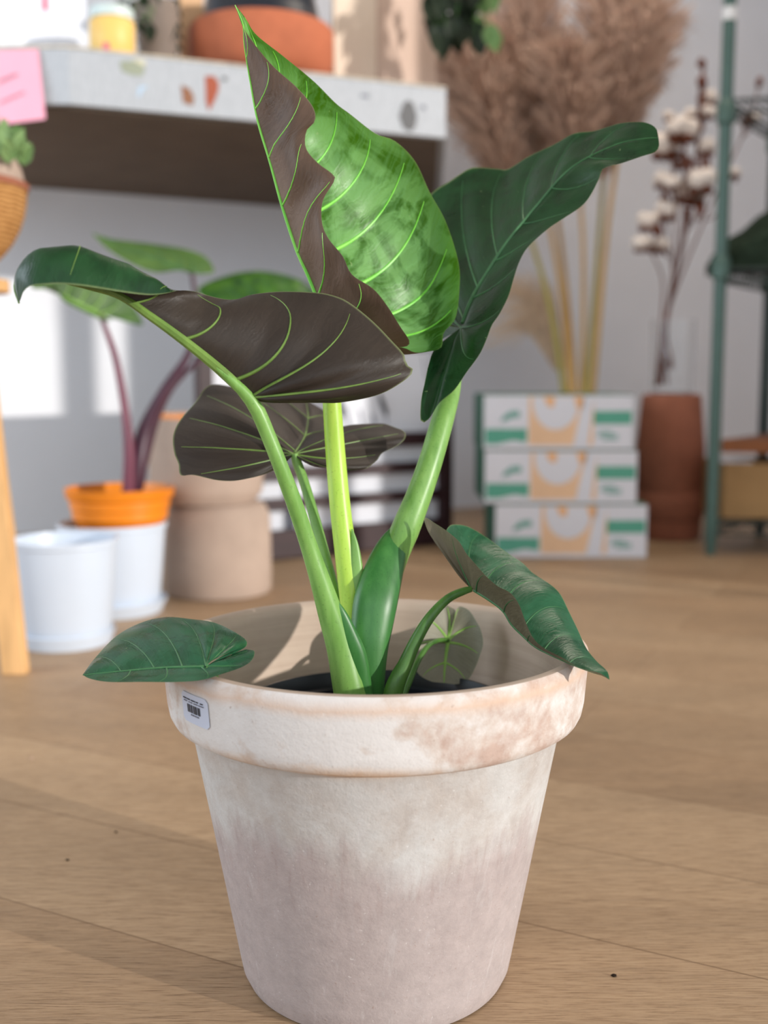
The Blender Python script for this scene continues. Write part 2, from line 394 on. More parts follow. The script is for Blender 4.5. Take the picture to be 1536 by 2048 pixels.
def leaf(name, parent, inner, outs, u0, bulge, mat, vmat, veins, curl=.07, quilt=.0016, ruff=(0, 7), vr=.0016, label=None, NU=110, NV=26, midr=None, vname='veins'):
    """a blade: inner = midrib from tip to stalk; outs = (left margin, right margin) from tip round the lobe to the stalk"""
    I = curve3(inner, 300)
    O = [curve3(o, 500) for o in outs]
    def surf(side, U, V, q=True):
        Ou = look(O[side], U); In = look(I, U/u0[side])
        bk = bulge[side]; us = [b[0] for b in bk]
        B = np.stack([np.interp(U, us, [b[1][k] for b in bk]) for k in range(3)], -1)
        C = (In+Ou)/2+2*B
        v = V[..., None]
        return (1-v)**2*In+2*v*(1-v)*C+v*v*Ou
    mb = MB(); uvs = []
    polys = []; tot = 0; allv = []
    vs_list = veins if isinstance(veins, tuple) else (veins, veins)
    vr = vr if isinstance(vr, tuple) else (vr, vr)
    store = []
    for side in (0, 1):
        u = np.linspace(0, 1, NU); v = np.linspace(0, 1, NV)**.9
        U, V = np.meshgrid(u, v, indexing='ij')
        P = surf(side, U, V)
        du = np.gradient(P, axis=0); dv = np.gradient(P, axis=1); Nn = np.cross(du, dv)
        Nn /= (np.linalg.norm(Nn, axis=-1, keepdims=True)+1e-12)
        if side == 0: Nn = -Nn
        ph = U+curl*V*V
        vv = np.array(sorted(q[0] if isinstance(q, tuple) else q for q in vs_list[side]))
        ext = np.r_[vv[0]-.12, vv, vv[-1]+.12]
        idx = np.clip(np.searchsorted(ext, ph)-1, 0, len(ext)-2)
        fr = np.clip((ph-ext[idx])/(ext[idx+1]-ext[idx]), 0, 1)
        W = np.linalg.norm(look(O[side], U)-look(I, U/u0[side]), axis=-1)
        win = np.clip(V*6, 0, 1)*np.clip((1-V)*3, 0, 1)*np.clip(W/.05, 0, 1)
        off = quilt*np.sin(PI*fr)*win
        off = off+ruff[0]*np.sin(2*PI*ruff[1]*U+side*1.3)*V**3*np.clip(W/.05, 0, 1)
        P = P+Nn*off[..., None]
        store.append(P)
        o = len(mb.v)
        mb.v += [tuple(p) for p in P.reshape(-1, 3)]
        k = mb.mi(mat)
        for i in range(NU-1):
            for j in range(NV-1):
                a = o+i*NV+j; q = (a, a+NV, a+NV+1, a+1)
                if side == 0: q = q[::-1]
                mb.f.append(q); mb.m.append(k)
        uvs += list(zip(U.ravel(), V.ravel()))
    ob = mb.build(name, parent)
    lay = ob.data.uv_layers.new(name='UVMap')
    li = np.empty(len(ob.data.loops), int); ob.data.loops.foreach_get('vertex_index', li)
    lay.data.foreach_set('uv', np.array(uvs)[li].ravel())
    import bmesh
    bm = bmesh.new(); bm.from_mesh(ob.data); bmesh.ops.remove_doubles(bm, verts=bm.verts, dist=2e-5)
    bm.to_mesh(ob.data); bm.free()
    ob.data.polygons.foreach_set('use_smooth', [True]*len(ob.data.polygons))
    # veins: a midrib and curved laterals lying in the blade
    vb = MB()
    def grid(side, u, v):
        P = store[side]; iu = np.clip(u, 0, 1)*(NU-1); jv = np.clip(v, 0, 1)**(1/.9)*(NV-1)
        i = min(int(iu), NU-2); j = min(int(jv), NV-2); a = iu-i; b = jv-j
        return P[i, j]*(1-a)*(1-b)+P[i+1, j]*a*(1-b)+P[i, j+1]*(1-a)*b+P[i+1, j+1]*a*b
    for side in (0, 1):
        for u in vs_list[side]:
            pts = []; rr = []
            us, ue, bow = u if isinstance(u, tuple) else (u, u-curl, 0); u = us
            for k in range(25):
                v = .93*k/24; uu = us-(us-ue)*v*v+bow*math.sin(PI*v)
                pts.append(grid(side, uu, v)); rr.append(vr[side]*(1-.82*k/24)*min(1, .45+u))
            vb.tube(pts, rr, vmat, 6, cap=False)
    mr = midr or vr[0]*1.7
    pts = I[::6]; L = len(pts)
    vb.tube(pts, [mr*(.15+.85*(k/(L-1))**.8) for k in range(L)], vmat, 8)
    vb.build(vname, ob)
    if label: ob['label'] = label
    return ob

def stalk(name, parent, pp, mat, n=40, segs=16, flat=None, label=None):
    """pp: (px,py,Y,width in photo px)"""
    c = crom([tuple(at(a, b, Y))+(w/2/F*Y,) for a, b, Y, w in pp], n)
    o = MB().tube([c[i, :3] for i in range(n)], [c[i, 3] for i in range(n)], mat, segs, flat=flat).build(name, parent)
    if label: o['label'] = label
    return o

# ============================================================ SETTING
# wall line: depth grows to the right
WX0, WY0, WS = -1.15, 3.62, .5
def wallY(x): return WY0+WS*(x-WX0)
wa = math.atan(WS)
tag(MB().add([(-4, -2.5, 0), (4.6, -2.5, 0), (4.6, 6.5, 0), (-4, 6.5, 0), (-4, -2.5, -.05), (4.6, -2.5, -.05), (4.6, 6.5, -.05), (-4, 6.5, -.05)],
    [(0, 1, 2, 3), (4, 7, 6, 5), (0, 4, 5, 1), (1, 5, 6, 2), (2, 6, 7, 3), (3, 7, 4, 0)], M['floor']).build('floor', smooth=False), kind='structure')
def wallbox(name, x0, x1, off0, off1, z0, z1, mat):
    """box standing parallel to the back wall; off = distance in front of the wall plane along its normal"""
    nx, ny = -math.sin(wa), math.cos(wa)
    vs = []
    for x in (x0, x1):
        for o in (off0, off1):
            for z in (z0, z1): vs.append((x-nx*o, wallY(x)-ny*o, z))
    return MB().add(vs, [(0,1,3,2), (4,6,7,5), (0,4,5,1), (2,3,7,6), (0,2,6,4), (1,5,7,3)], mat)
tag(wallbox('w', -3.2, 3.4, 0, -.12, 0, 2.9, M['wall']).build('wall_back', smooth=False), kind='structure')
tag(MB().box((.3, 1.9, 2.96), (8.4, 8.8, .1), M['ceiling']).build('ceiling', smooth=False), kind='structure')
# unseen wall and post added at the right to keep sun off the background
wr = MB().box((2.4, 3.79, 1.45), (.10, 3.9, 2.9), M['wall']).box((2.4, 1.655, 1.45), (.08, .07, 2.9), M['wall'])
tag(wr.build('sun_block_wall', smooth=False), kind='structure')

# ============================================================ COUNTER
zc = .5+.62
A = at(140, 207, 1); 
def onz(px, py, z):
    a = at(px, py, 1.0); s = (z-H)/(a.z-H); return Vector((a.x*s, s, z))
cl, cr = onz(140, 208, zc), onz(892, 276, zc)
ztop = at(140, 96, cl.y).z
cdir = (cr-cl).normalized(); cn = Vector((-cdir.y, cdir.x, 0))   # cn points back
clx = cl + Vector((-1.0, .0, 0))                                 # left of the corner the edge runs level across
def pr(poly, z0, z1, mat, mb=None, side=None, top=None):
    mb = mb or MB(); n = len(poly)
    vs = [(p[0], p[1], z0) for p in poly]+[(p[0], p[1], z1) for p in poly]
    mb.add(vs, [tuple(reversed(range(n)))], mat)
    mb.add(vs, [tuple(range(n, 2*n))], top or mat)
    mb.add(vs, [(i, (i+1) % n, (i+1) % n+n, i+n) for i in range(n)], side or mat)
    return mb
crb = Vector((cr.x+cn.x*1.35, 0, 0)); 
def wallhit(p, d):
    # p + d t reaches the wall plane minus 1 mm
    t = (wallY(p.x)-p.y)/(d.y-WS*d.x); return p+d*(t-.003)
poly = [clx, cl, cr, wallhit(cr, Vector((cr.x*.7, cr.y, 0)).normalized()), wallhit(cl, cn), wallhit(clx, Vector((0, 1, 0)))]
counter = thing('wall_counter', (cl.x, cl.y, zc), 'long white counter fixed to the back wall, with coloured stone chips in its edge', 'counter')
pr(poly, zc, ztop, M['counter'], side=M['counter']).build('slab', counter, smooth=False, bevel=.004)
ub = MB(); inset = [p+Vector((0, .02, 0)) for p in poly[:3]]
pr([inset[0], inset[1], inset[2]+Vector((-.02, 0, 0)), poly[3]+Vector((-.02, -.02, 0)), poly[4]-Vector((0, .02, 0)), poly[5]-Vector((0, .02, 0))], zc-.006, zc-.0005, M['counter_under'], ub)
ub.build('underside_board', counter, smooth=False)['label'] = 'brown underside board'
eb = MB(); off = -cn*.003
pr([clx+Vector((0, -.003, 0)), cl+Vector((0, -.003, 0)), cr+off, cr+cn*.01-cdir*.01, cl+cn*.01, clx+Vector((0, .01, 0))], ztop+.0005, ztop+.005, M['counter_top'], eb)
eb.build('worn_top_edge', counter, smooth=False)['label'] = 'beige worn top edge'
# chips: flat shapes inlaid in the front face
def front_pt(px, py):
    """point on the counter's front face seen at this direction"""
    a = at(px, py, 1.0)-Vector((0, 0, H)); a = Vector((at(px, py, 1.0).x, 1.0, at(px, py, 1.0).z-H))
    n = cn; p0 = cl
    t = (p0.x*n.x+p0.y*n.y)/(a.x*n.x+a.y*n.y)
    return Vector((a.x*t, a.y*t, H+a.z*t))-cn*.0012
def chip(pxs, mat, name='stone_chip', label=None):
    fr = [front_pt(*p) for p in pxs]; bk = [p+cn*.004 for p in fr]; n = len(fr)
    o = MB().add(fr+bk, [tuple(range(n)), tuple(reversed(range(n, 2*n)))]+[(i, i+n, (i+1) % n+n, (i+1) % n) for i in range(n)], mat).build(name, counter, smooth=False)
    if label: o['label'] = label
chip([(410, 152), (412, 205), (418, 222), (430, 200), (437, 180), (437, 165), (428, 152)], M['chip_rust'], label='rust red chip')
chip([(362, 170), (366, 205), (385, 212), (388, 195), (380, 178)], M['chip_brown'], label='brown chip')
chip([(806, 208), (798, 232), (806, 256), (820, 264), (830, 255), (834, 232), (826, 206), (814, 200)], M['chip_grey'], label='dark grey hexagonal chip')
chip([(240, 122), (243, 142), (262, 150), (285, 152), (290, 134), (268, 122)], M['chip_sage'], label='sage grey chip')
chip([(262, 120), (268, 126), (288, 132), (292, 124), (280, 118)], M['chip_cream'])
chip([(277, 174), (275, 195), (282, 190), (284, 180), (294, 176), (294, 171)], M['chip_blue'], label='pale blue chip')
chip([(444, 153), (444, 160), (453, 162), (454, 155)], M['chip_grey']); chip([(842, 210), (842, 218), (851, 220), (851, 212)], M['ink_grey'])
chip([(722, 188), (722, 194), (738, 196), (738, 190)], M['ink_grey'])

# pink note stuck on the counter's level stretch, hanging below it
note = thing('sticky_note', at(40, 180, cl.y-.006), 'pink paper note with faint handwriting stuck to the counter edge', 'note')
q = [(-12, 102), (76, 98), (91, 238), (-6, 250)]
yb = cl.y-.006
v0 = [at(a, b, yb-(.0 if b < 150 else .012)) for a, b in q]; v1 = [p+Vector((0, .001, 0)) for p in v0]
MB().add(v0+v1, [(0, 1, 2, 3), (7, 6, 5, 4), (0, 4, 5, 1), (1, 5, 6, 2), (2, 6, 7, 3), (3, 7, 4, 0)], M['pink_paper']).build('paper', note, smooth=False)
hw = MB()
for (x0, y0, x1, y1) in ((-4, 164, 34, 148), (0, 205, 48, 184)):
    pts = []
    for k in range(40):
        t = k/39; x = x0+(x1-x0)*t; y = y0+(y1-y0)*t+3.2*math.sin(k*1.7)+1.5*math.sin(k*.9)
        pts.append(at(x, y, yb-.0025-.012*max(0, (y-110)/130)))
    hw.tube(pts, .0006, M['ink_grey'], 5)
hw.build('handwriting', note)['label'] = 'faint grey handwriting'

# ============================================================ THINGS ON THE COUNTER
def cpos(px, back, z=None):
    """counter-top point seen at this column, a given distance behind the front edge"""
    a = (px-768)/F; p0 = cl+cn*back
    # x = a*y/cosfactor ~ solve on the line p0 + s*cdir
    k = at(px, 150, 1.0).x
    s = (k*p0.y-p0.x)/(cdir.x-k*cdir.y)
    p = p0+cdir*s; p.z = ztop+.0055; return p
def pxm(Y): return Y/F
# jar
p = cpos(227, .06); s = pxm(p.y); 
jar = thing('candle_jar', p, 'yellow jar with a pale lid near the counter edge', 'jar')
MB().lathe(p, [(0, 0), (40*s, 0), (42.5*s, 3*s), (42.5*s, 62*s), (40*s, 66*s), (38*s, 68*s), (0, 68*s)], M['jar_yellow']).build('jar_body', jar)
MB().lathe(p, [(0, 68.2*s), (41*s, 68.2*s), (41*s, 86*s), (38*s, 89*s), (0, 89*s)], M['jar_lid']).build('lid', jar)
MB().box((p.x-2*s, p.y-42.5*s-.0003, p.z+8*s), (11*s, .001, 14*s), M['pink_print']).build('label_print', jar)['label'] = 'small pink print'
def leafblade(mb, base, tip, w, mat, sag=.0, n=8):
    b, t = Vector(base), Vector(tip); ax = t-b; sd = ax.cross(Vector((0, 1, .3))).normalized()
    if sd.length < .1: sd = Vector((1, 0, 0))
    nn = ax.cross(sd).normalized(); vs = []
    for i in range(n+1):
        k = i/n; c = b+ax*k+Vector((0, 0, -sag*k*k)); ww = w*math.sin(PI*min(.999, k**.75))+.0003
        for e, d in ((-1, 0), (-.5, .12), (0, .2), (.5, .12), (1, 0)): vs.append(c+sd*ww*e+nn*w*(-d))
    fs = []
    for i in range(n):
        for j in range(4): a = i*5+j; fs.append((a, a+1, a+6, a+5))
    mb.add(vs, fs, mat)
# grey pot with a trailing plant
p = cpos(318, .16); s = pxm(p.y)
gp = thing('taupe_planter', p, 'taupe grey planter between the yellow jar and the terracotta dish', 'planter')
MB().lathe(p, [(0, 0), (30*s, 0), (34*s, 6*s), (44*s, 120*s), (44*s, 128*s), (40*s, 128*s), (38*s, 112*s), (0, 112*s)], M['grey_pot']).build('planter_body', gp)
tp = thing('trailing_plant', p+Vector((0, 0, 115*s)), 'dark green leafy plant growing in the taupe grey planter', 'plant')
fb = MB(); sb = MB()
for k in range(46):
    a = rnd.uniform(0, 2*PI); r = rnd.uniform(.02, .1)
    b = p+Vector((.02*math.cos(a), .02*math.sin(a), 112*s)); t = p+Vector((r*math.cos(a)-.035, r*math.sin(a)-.01, 112*s+rnd.uniform(-.09, .1)))
    sb.tube([b, (b+t)/2+Vector((0, 0, .03)), t], .0012, M['petiole_thin'], 5)
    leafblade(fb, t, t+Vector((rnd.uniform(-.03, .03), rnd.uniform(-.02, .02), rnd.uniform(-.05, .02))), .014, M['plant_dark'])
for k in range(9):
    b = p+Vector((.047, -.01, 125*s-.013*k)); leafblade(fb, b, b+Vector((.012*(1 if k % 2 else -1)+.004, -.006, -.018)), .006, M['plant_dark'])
fb.build('foliage', tp); sb.build('stems', tp)
# peach plank leaning behind
p = cpos(384, .28)
MBp = MB().box((p.x, p.y, p.z+.25), (46*pxm(p.y), .02, .5), M['peach_wood'], wa)
tag(MBp.build('wooden_plank', smooth=False, loc=p), 'upright peach coloured plank behind the terracotta dish', 'plank')
# terracotta dish, black pot on it
p = cpos(524, .165); s = pxm(p.y)
dish = MB().lathe(p, [(0, 0), (112*s, 0), (126*s, 12*s), (134*s, 26*s), (138*s, 46*s), (138*s, 96*s), (134*s, 101*s), (128*s, 100*s), (126*s, 60*s), (0, 56*s)], M['terracotta'], 96)
tag(dish.build('terracotta_dish', loc=p), 'wide shallow terracotta dish on the counter', 'dish')
bp = thing('black_pot', p+Vector((0, 0, 60*s)), 'black pot standing in the wide terracotta dish', 'pot')
bpb = MB().lathe(p, [(0, 58*s), (122*s, 58*s), (120*s, 102*s), (112*s, 120*s), (102*s, 160*s), (104*s, 166*s), (98*s, 166*s), (96*s, 140*s), (0, 138*s)], M['black_plastic'])
bpb.build('pot_body', bp)
# boards standing behind
for (x0, x1, back, mat, nm, lb) in ((664, 752, .24, M['cream'], 'display_board', 'cream board standing on the counter right of the terracotta dish'), (750, 872, .28, M['pinkboard'], 'display_board', 'pinkish beige board standing at the right end of the counter')):
    a, b = cpos(x0, back), cpos(x1, back); c = (a+b)/2
    tag(MB().box((c.x, c.y, c.z+.22), ((b-a).length, .018, .44), mat, wa*1.0).build(nm, smooth=False, bevel=.002, loc=c), lb, 'board')
a, b = cpos(176, .22), cpos(-60, .22); c = (a+b)/2
wp = thing('white_poster', c, 'large white poster board behind the yellow jar', 'poster')
MB().box((c.x, c.y, c.z+.2), ((b-a).length, .006, .4), M['white_paper'], math.atan2(cdir.y, cdir.x)).build('board', wp, smooth=False)
q = cpos(95, .2165); MB().box((q.x, q.y, at(95, 8, q.y).z+.01), (.012, .002, .05), M['pink_print'], math.atan2(cdir.y, cdir.x)).build('printed_mark', wp, smooth=False)['label'] = 'pink mark'
# dark hanging plant right of the boards
p = cpos(868, .2)
hp = thing('dark_plant', p, 'dark green plant with hanging leaves at the right end of the counter', 'plant')
p2 = at(925, -60, 2.98)
tag(hp, None); hp.location = p2
fb = MB(); sb = MB()
ps = 2.98/F
for k in range(70):
    x = rnd.uniform(862, 985); y = rnd.uniform(-90, 60 if x < 950 else 70)
    b = at(925+rnd.uniform(-20, 20), -90, 2.98+rnd.uniform(-.03, .03)); t = at(x, y, 2.98+rnd.uniform(-.06, .06))
    sb.tube([b, (b+t)/2+Vector((0, 0, .02)), t], .0013, M['petiole_thin'], 5)
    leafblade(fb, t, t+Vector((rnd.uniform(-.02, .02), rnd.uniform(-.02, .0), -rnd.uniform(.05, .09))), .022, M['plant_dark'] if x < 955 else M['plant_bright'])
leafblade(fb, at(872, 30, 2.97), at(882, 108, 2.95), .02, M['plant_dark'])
fb.build('foliage', hp); sb.build('stems', hp)
MB().lathe(at(925, -90, 2.98), [(0, -.0), (.05, 0), (.065, .09), (.06, .09), (0, .08)], M['black_plastic']).build('pot', hp)

# ============================================================ PLANT STAND (left edge)
foot = fl(32, 1346); sx = foot.x; bc = at(-100, 372, 1.93); s = pxm(1.93)
bk_t = bc
st = thing('plant_stand', (bc.x, bc.y, 0), 'pale wooden three legged stand at the left edge', 'stand')
zb = bc.z-150*s*1.0
topj = at(-52, 560, 1.93); 
for (fx, fy, tx, ty) in ((foot.x, foot.y, topj.x, topj.y), (bc.x-.33, foot.y+.02, bc.x-.06, bc.y), (bc.x-.04, bc.y+.36, bc.x, bc.y+.07)):
    d = (Vector((fx, fy, 0))-Vector((tx, ty, topj.z))); 
    b = Vector((fx, fy, 0)); t = Vector((tx, ty, topj.z)); ax = (t-b).normalized(); sd = ax.cross(Vector((0, 1, 0))).normalized()*.0205; fw = sd.cross(ax).normalized()*.014
    vs = [b+sd+fw, b-sd+fw, b-sd-fw, b+sd-fw, t+sd*.8+fw, t-sd*.8+fw, t-sd*.8-fw, t+sd*.8-fw]
    mz = min(v.z for v in vs[:4]); vs = [v-Vector((0, 0, 0)) for v in vs]
    for k in range(4): vs[k].z = 0
    MB().add(vs, [(0, 1, 2, 3), (7, 6, 5, 4), (0, 4, 5, 1), (1, 5, 6, 2), (2, 6, 7, 3), (3, 7, 4, 0)], M['oak']).build('leg', st, smooth=False, bevel=.002)
MB().lathe((bc.x, bc.y, topj.z-.02), [(0, 0), (.09, 0), (.09, .02), (0, .02)], M['oak']).build('ring_top', st)
bz = topj.z+.0; R = 143*s; hB = bc.z-bz
bsk = thing('woven_basket', (bc.x, bc.y, bz), 'tan woven basket on top of the wooden stand', 'basket')
prof = [(0, 0)]+[(R*(math.sin(min(PI/2, PI/2*t**.7)))**.8, hB*t) for t in (.02, .08, .16, .28, .4, .55, .7, .85, .95)]+[(R, hB), (R-.006, hB), (R-.012, hB*.9), (R*.6, hB*.35), (0, hB*.3)]
MB().lathe((bc.x, bc.y, bz), prof, M['basket']).build('bowl', bsk)
MB().lathe((bc.x, bc.y, bz), [(R-.008, hB-.004), (R+.003, hB-.004), (R+.004, hB+.006), (R-.004, hB+.009), (R-.008, hB)], M['terracotta_dark']).build('rim_band', bsk)['label'] = 'reddish rim'
pt = thing('clay_planter', (bc.x, bc.y, bz+hB*.36), 'brown clay planter sitting in the woven basket', 'planter')
MB().lathe((bc.x, bc.y, bz), [(0, hB*.36), (.06, hB*.36), (.1, hB*.8), (.122, hB+.012), (.118, hB+.03), (.1, hB+.068), (.094, hB+.068), (.09, hB+.03), (0, hB+.03)], M['beige_clay']).build('planter_body', pt)
sp = thing('succulent', (bc.x, bc.y, bc.z+.04), 'small bright green leafy plant above the woven basket', 'plant')
fb = MB()
for k in range(150):
    x = rnd.uniform(-150, 52); y = rnd.uniform(250, 305)+max(0, (x-20))*.5; Y = 1.93+rnd.uniform(-.07, .07)
    t = at(x, y, Y); leafblade(fb, t+Vector((0, 0, -.02)), t+Vector((rnd.uniform(-.02, .02), rnd.uniform(-.02, .02), rnd.uniform(0, .022))), .0085, M['plant_bright'])
fb.build('foliage', sp)
stb = MB()
for k in range(24):
    x = rnd.uniform(-140, 40); t = at(x, 275, 1.93+rnd.uniform(-.05, .05)); stb.tube([(bc.x+rnd.uniform(-.03, .03), bc.y, bc.z+.03), t], .002, M['petiole_thin'], 5)
stb.build('stems', sp)

# ============================================================ WHITE POTS, ORANGE POT
def revpot(name, c, prof, mat, parent=None, **k):
    return MB().lathe(c, prof, mat, 72).build(name, parent, **k)
c1 = fl(147, 1306); c1.y += .085; s = c1.y/F
wp1 = thing('white_pot', (c1.x, c1.y, 0), 'empty white flower pot on a saucer, nearest the wooden stand leg', 'pot', None)
hh = at(130, 1076, c1.y).z; r1 = 108*s; rb = 86*s
cx = at(132, 1200, c1.y).x; c1 = Vector((cx, c1.y, 0)); wp1.location = c1
revpot('pot_body', c1, [(0, .012), (rb, .012), (rb+.003, .02), (r1-.004, hh-.012), (r1, hh-.010), (r1, hh), (r1-.005, hh), (r1-.008, hh-.02), (rb-.004, .03), (0, .03)], M['white_plastic'], wp1)
revpot('saucer', c1, [(0, 0), (rb+.002, 0), (rb+.010, .026), (rb+.008, .028), (rb+.001, .010), (0, .010)], M['white_plastic'], wp1)
c2 = fl(225, 1238); Y2 = c2.y+.085; s = Y2/F; c2 = Vector((at(228, 1150, Y2).x, Y2, 0))
wp2 = thing('white_pot', c2, 'white flower pot on a saucer with the orange pot set inside it', 'pot', None)
hh = at(228, 1044, Y2).z; r1 = 108*s; rb = 88*s
revpot('pot_body', c2, [(0, .012), (rb, .012), (rb+.003, .02), (r1-.004, hh-.012), (r1, hh-.010), (r1, hh), (r1-.005, hh), (r1-.008, hh-.02), (rb-.004, .03), (0, .03)], M['white_plastic'], wp2)
revpot('saucer', c2, [(0, 0), (rb+.006, 0), (rb+.018, .028), (rb+.016, .03), (rb+.005, .010), (0, .010)], M['white_plastic'], wp2)
c3 = Vector((at(240, 1000, Y2).x, Y2, 0)); zt = at(240, 975, Y2).z; ro = 109*s
op = thing('orange_pot', (c3.x, c3.y, zt-.11), 'orange ribbed pot inside the white pot, holding the purple stemmed plant', 'pot')
revpot('pot_body', c3, [(0, zt-.115), (ro*.72, zt-.115), (ro*.8, zt-.07), (ro*.86, zt-.064), (ro*.87, zt-.045), (ro*.9, zt-.042), (ro*.91, zt-.024), (ro*.96, zt-.020), (ro, zt), (ro-.005, zt+.001), (ro-.014, zt-.02), (ro*.84, zt-.03)], M['orange_glaze'], op)
revpot('soil_surface', c3, [(0, zt-.018), (ro*.5, zt-.019), (ro*.86, zt-.024)], M['soil'], op)
pp = thing('purple_stem_plant', (c3.x+.01, c3.y, zt-.02), 'potted plant with purple stems and mottled green leaves, in the orange pot', 'plant')
Yp = Y2
stalk('petiole', pp, [(262, 998, Yp, 44), (275, 930, Yp, 40), (290, 860, Yp+.01, 32), (330, 780, Yp+.02, 22), (378, 705, Yp+.04, 15), (392, 620, Yp+.05, 11), (384, 546, Yp+.05, 9)], M['purple'])
stalk('petiole', pp, [(256, 998, Yp-.02, 26), (258, 900, Yp-.02, 22), (250, 820, Yp-.02, 17), (232, 720, Yp-.02, 14), (212, 660, Yp-.02, 11), (200, 628, Yp-.02, 9)], M['pinkstem'], label='pink purple petiole')
stalk('petiole', pp, [(268, 998, Yp+.02, 20), (330, 800, Yp+.05, 12), (420, 700, Yp+.1, 10), (500, 620, Yp+.12, 8)], M['purple'])
z3 = lambda k: (k, (0, 0, 0))
leaf('leaf_blade', pp, [(183, 466, Yp-.02), (250, 497, Yp+.0), (320, 522, Yp+.03), (384, 546, Yp+.05)],
     ([(183, 466, Yp-.02), (225, 478, Yp+.06), (300, 487, Yp+.12), (370, 498, Yp+.16), (412, 515, Yp+.15), (428, 543, Yp+.10), (405, 548, Yp+.07), (384, 546, Yp+.05)],
      [(183, 466, Yp-.02), (215, 498, Yp-.06), (262, 527, Yp-.08), (310, 545, Yp-.08), (360, 541, Yp-.05), (400, 548, Yp-.0), (395, 548, Yp+.03), (384, 546, Yp+.05)]),
     (.6, .6), ([(0, (0, 0, .0)), (.4, (0, 0, .01)), (1, (0, 0, 0))],)*2, M['leaf_far'], M['vein_dim'], [.15, .3, .42, .53, .63, .78], NU=60, NV=12)
leaf('leaf_blade', pp, [(60, 566, Yp-.12), (110, 585, Yp-.08), (160, 608, Yp-.04), (200, 628, Yp-.02)],
     ([(60, 566, Yp-.12), (90, 545, Yp-.1), (150, 548, Yp-.05), (220, 575, Yp), (265, 610, Yp+.02), (286, 650, Yp+.02), (250, 640, Yp), (200, 628, Yp-.02)],
      [(60, 566, Yp-.12), (70, 578, Yp-.13), (110, 575, Yp-.12), (125, 600, Yp-.1), (165, 622, Yp-.07), (205, 640, Yp-.05), (222, 640, Yp-.03), (200, 628, Yp-.02)]),
     (.6, .6), ([z3(0), z3(1)],)*2, M['leaf_far'], M['vein_pale'], [.15, .3, .42, .53, .63, .78], NU=60, NV=12)
leaf('leaf_blade', pp, [(650, 600, Yp+.16), (600, 590, Yp+.15), (550, 596, Yp+.13), (500, 618, Yp+.12)],
     ([(650, 600, Yp+.16), (600, 560, Yp+.2), (520, 542, Yp+.22), (450, 552, Yp+.2), (395, 580, Yp+.16), (440, 612, Yp+.12), (500, 618, Yp+.12)],
      [(650, 600, Yp+.16), (620, 640, Yp+.1), (560, 650, Yp+.06), (470, 640, Yp+.06), (410, 610, Yp+.1), (450, 618, Yp+.12), (500, 618, Yp+.12)]),
     (.6, .6), ([(0, (0, 0, .0)), (.4, (0, 0, .015)), (1, (0, 0, 0))],)*2, M['leaf_far'], M['vein_dim'], [.15, .3, .42, .53, .63, .78], NU=60, NV=12)

# ============================================================ STACKED BEIGE CLAY PLANTERS
cf = fl(436, 1203); Yc = cf.y+.118; s = Yc/F
cc = Vector((at(436, 1100, Yc).x, Yc, 0)); z1 = at(436, 1003, Yc).z; rr = 107*s
lowp = MB().lathe(cc, [(rr*.8, .002), (rr*.96, .002), (rr, .012), (rr*1.005, .08), (rr*.99, z1-.035), (rr*.96, z1-.022), (rr*.88, z1-.004), (rr*.8, z1), (0, z1)], M['beige_clay'], 80)
tag(lowp.build('clay_planter', loc=cc), 'lower of the two stacked beige clay planters on the floor', 'planter', None)
cc2 = Vector((at(416, 1100, Yc).x, Yc, z1)); r2 = 113*s; zt = at(416, 826, Yc).z-z1
up = MB().lathe(cc2, [(0, .001), (r2*.86, .001), (r2*.9, .010), (r2*.97, .022), (r2, .035), (r2*1.0, zt-.008), (r2*.985, zt), (r2*.93, zt), (r2*.92, zt-.02), (0, zt-.03)], M['beige_clay'], 80)
o = tag(up.build('clay_planter', loc=cc2), 'upper beige clay planter stacked on another, with an orange rim line', 'planter', None)
MB().lathe(cc2, [(r2*.93, zt+.0005), (r2*.99, zt+.0005), (r2*1.004, zt-.002), (r2*1.004, zt-.010)], M['orange_glaze'], 80).build('rim_line', o)['label'] = 'orange rim line'

# ============================================================ SLATTED RACK WITH PAPERS
La, Ra = fl(405, 1138), fl(902, 1090)
rd = (Ra-La).normalized(); rn = Vector((-rd.y, rd.x, 0)); ra = math.atan2(rd.y, rd.x); RL = (Ra-La).length
rack = thing('slatted_crate', (La+Ra)/2, 'dark red wooden slatted crate holding white prints', 'crate')
def onrack(px, py, back=0):
    k = at(px, py, 1.0); p0 = La+rn*back
    t = (p0.x*rn.x+p0.y*rn.y)/(k.x*rn.x+1.0*rn.y)
    return Vector((k.x*t, t, H+(k.z-H)*t))
def rbox(mb, px0, px1, z0, z1, b0, b1, mat):
    a, b = onrack(px0, 900, b0), onrack(px1, 900, b0)
    vs = []
    for p in (a, b):
        for o in (0, b1-b0):
            for z in (z0, z1): vs.append((p.x+rn.x*o, p.y+rn.y*o, z))
    return mb.add(vs, [(0,1,3,2), (4,6,7,5), (0,4,5,1), (2,3,7,6), (0,2,6,4), (1,5,7,3)], mat)
zr = lambda py: onrack(902, py).z
rbox(MB(), 400, 430, 0, onrack(415, 712).z, 0, .035, M['dark_wood']).build('post', rack, smooth=False, bevel=.002)
rbox(MB(), 886, 906, 0, zr(775), 0, .035, M['dark_wood']).build('post', rack, smooth=False, bevel=.002)
for (a, b) in ((862, 889), (920, 941), (976, 996), (1034, 1086)):
    rbox(MB(), 430, 886, zr(b), zr(a), .004, .022, M['dark_wood']).build('slat', rack, smooth=False, bevel=.0015)
rbox(MB(), 400, 906, .03, .05, .036, .30, M['dark_wood']).build('bottom_board', rack, smooth=False)
rbox(MB(), 400, 906, .03, zr(870), .30, .315, M['dark_wood']).build('back_board', rack, smooth=False)
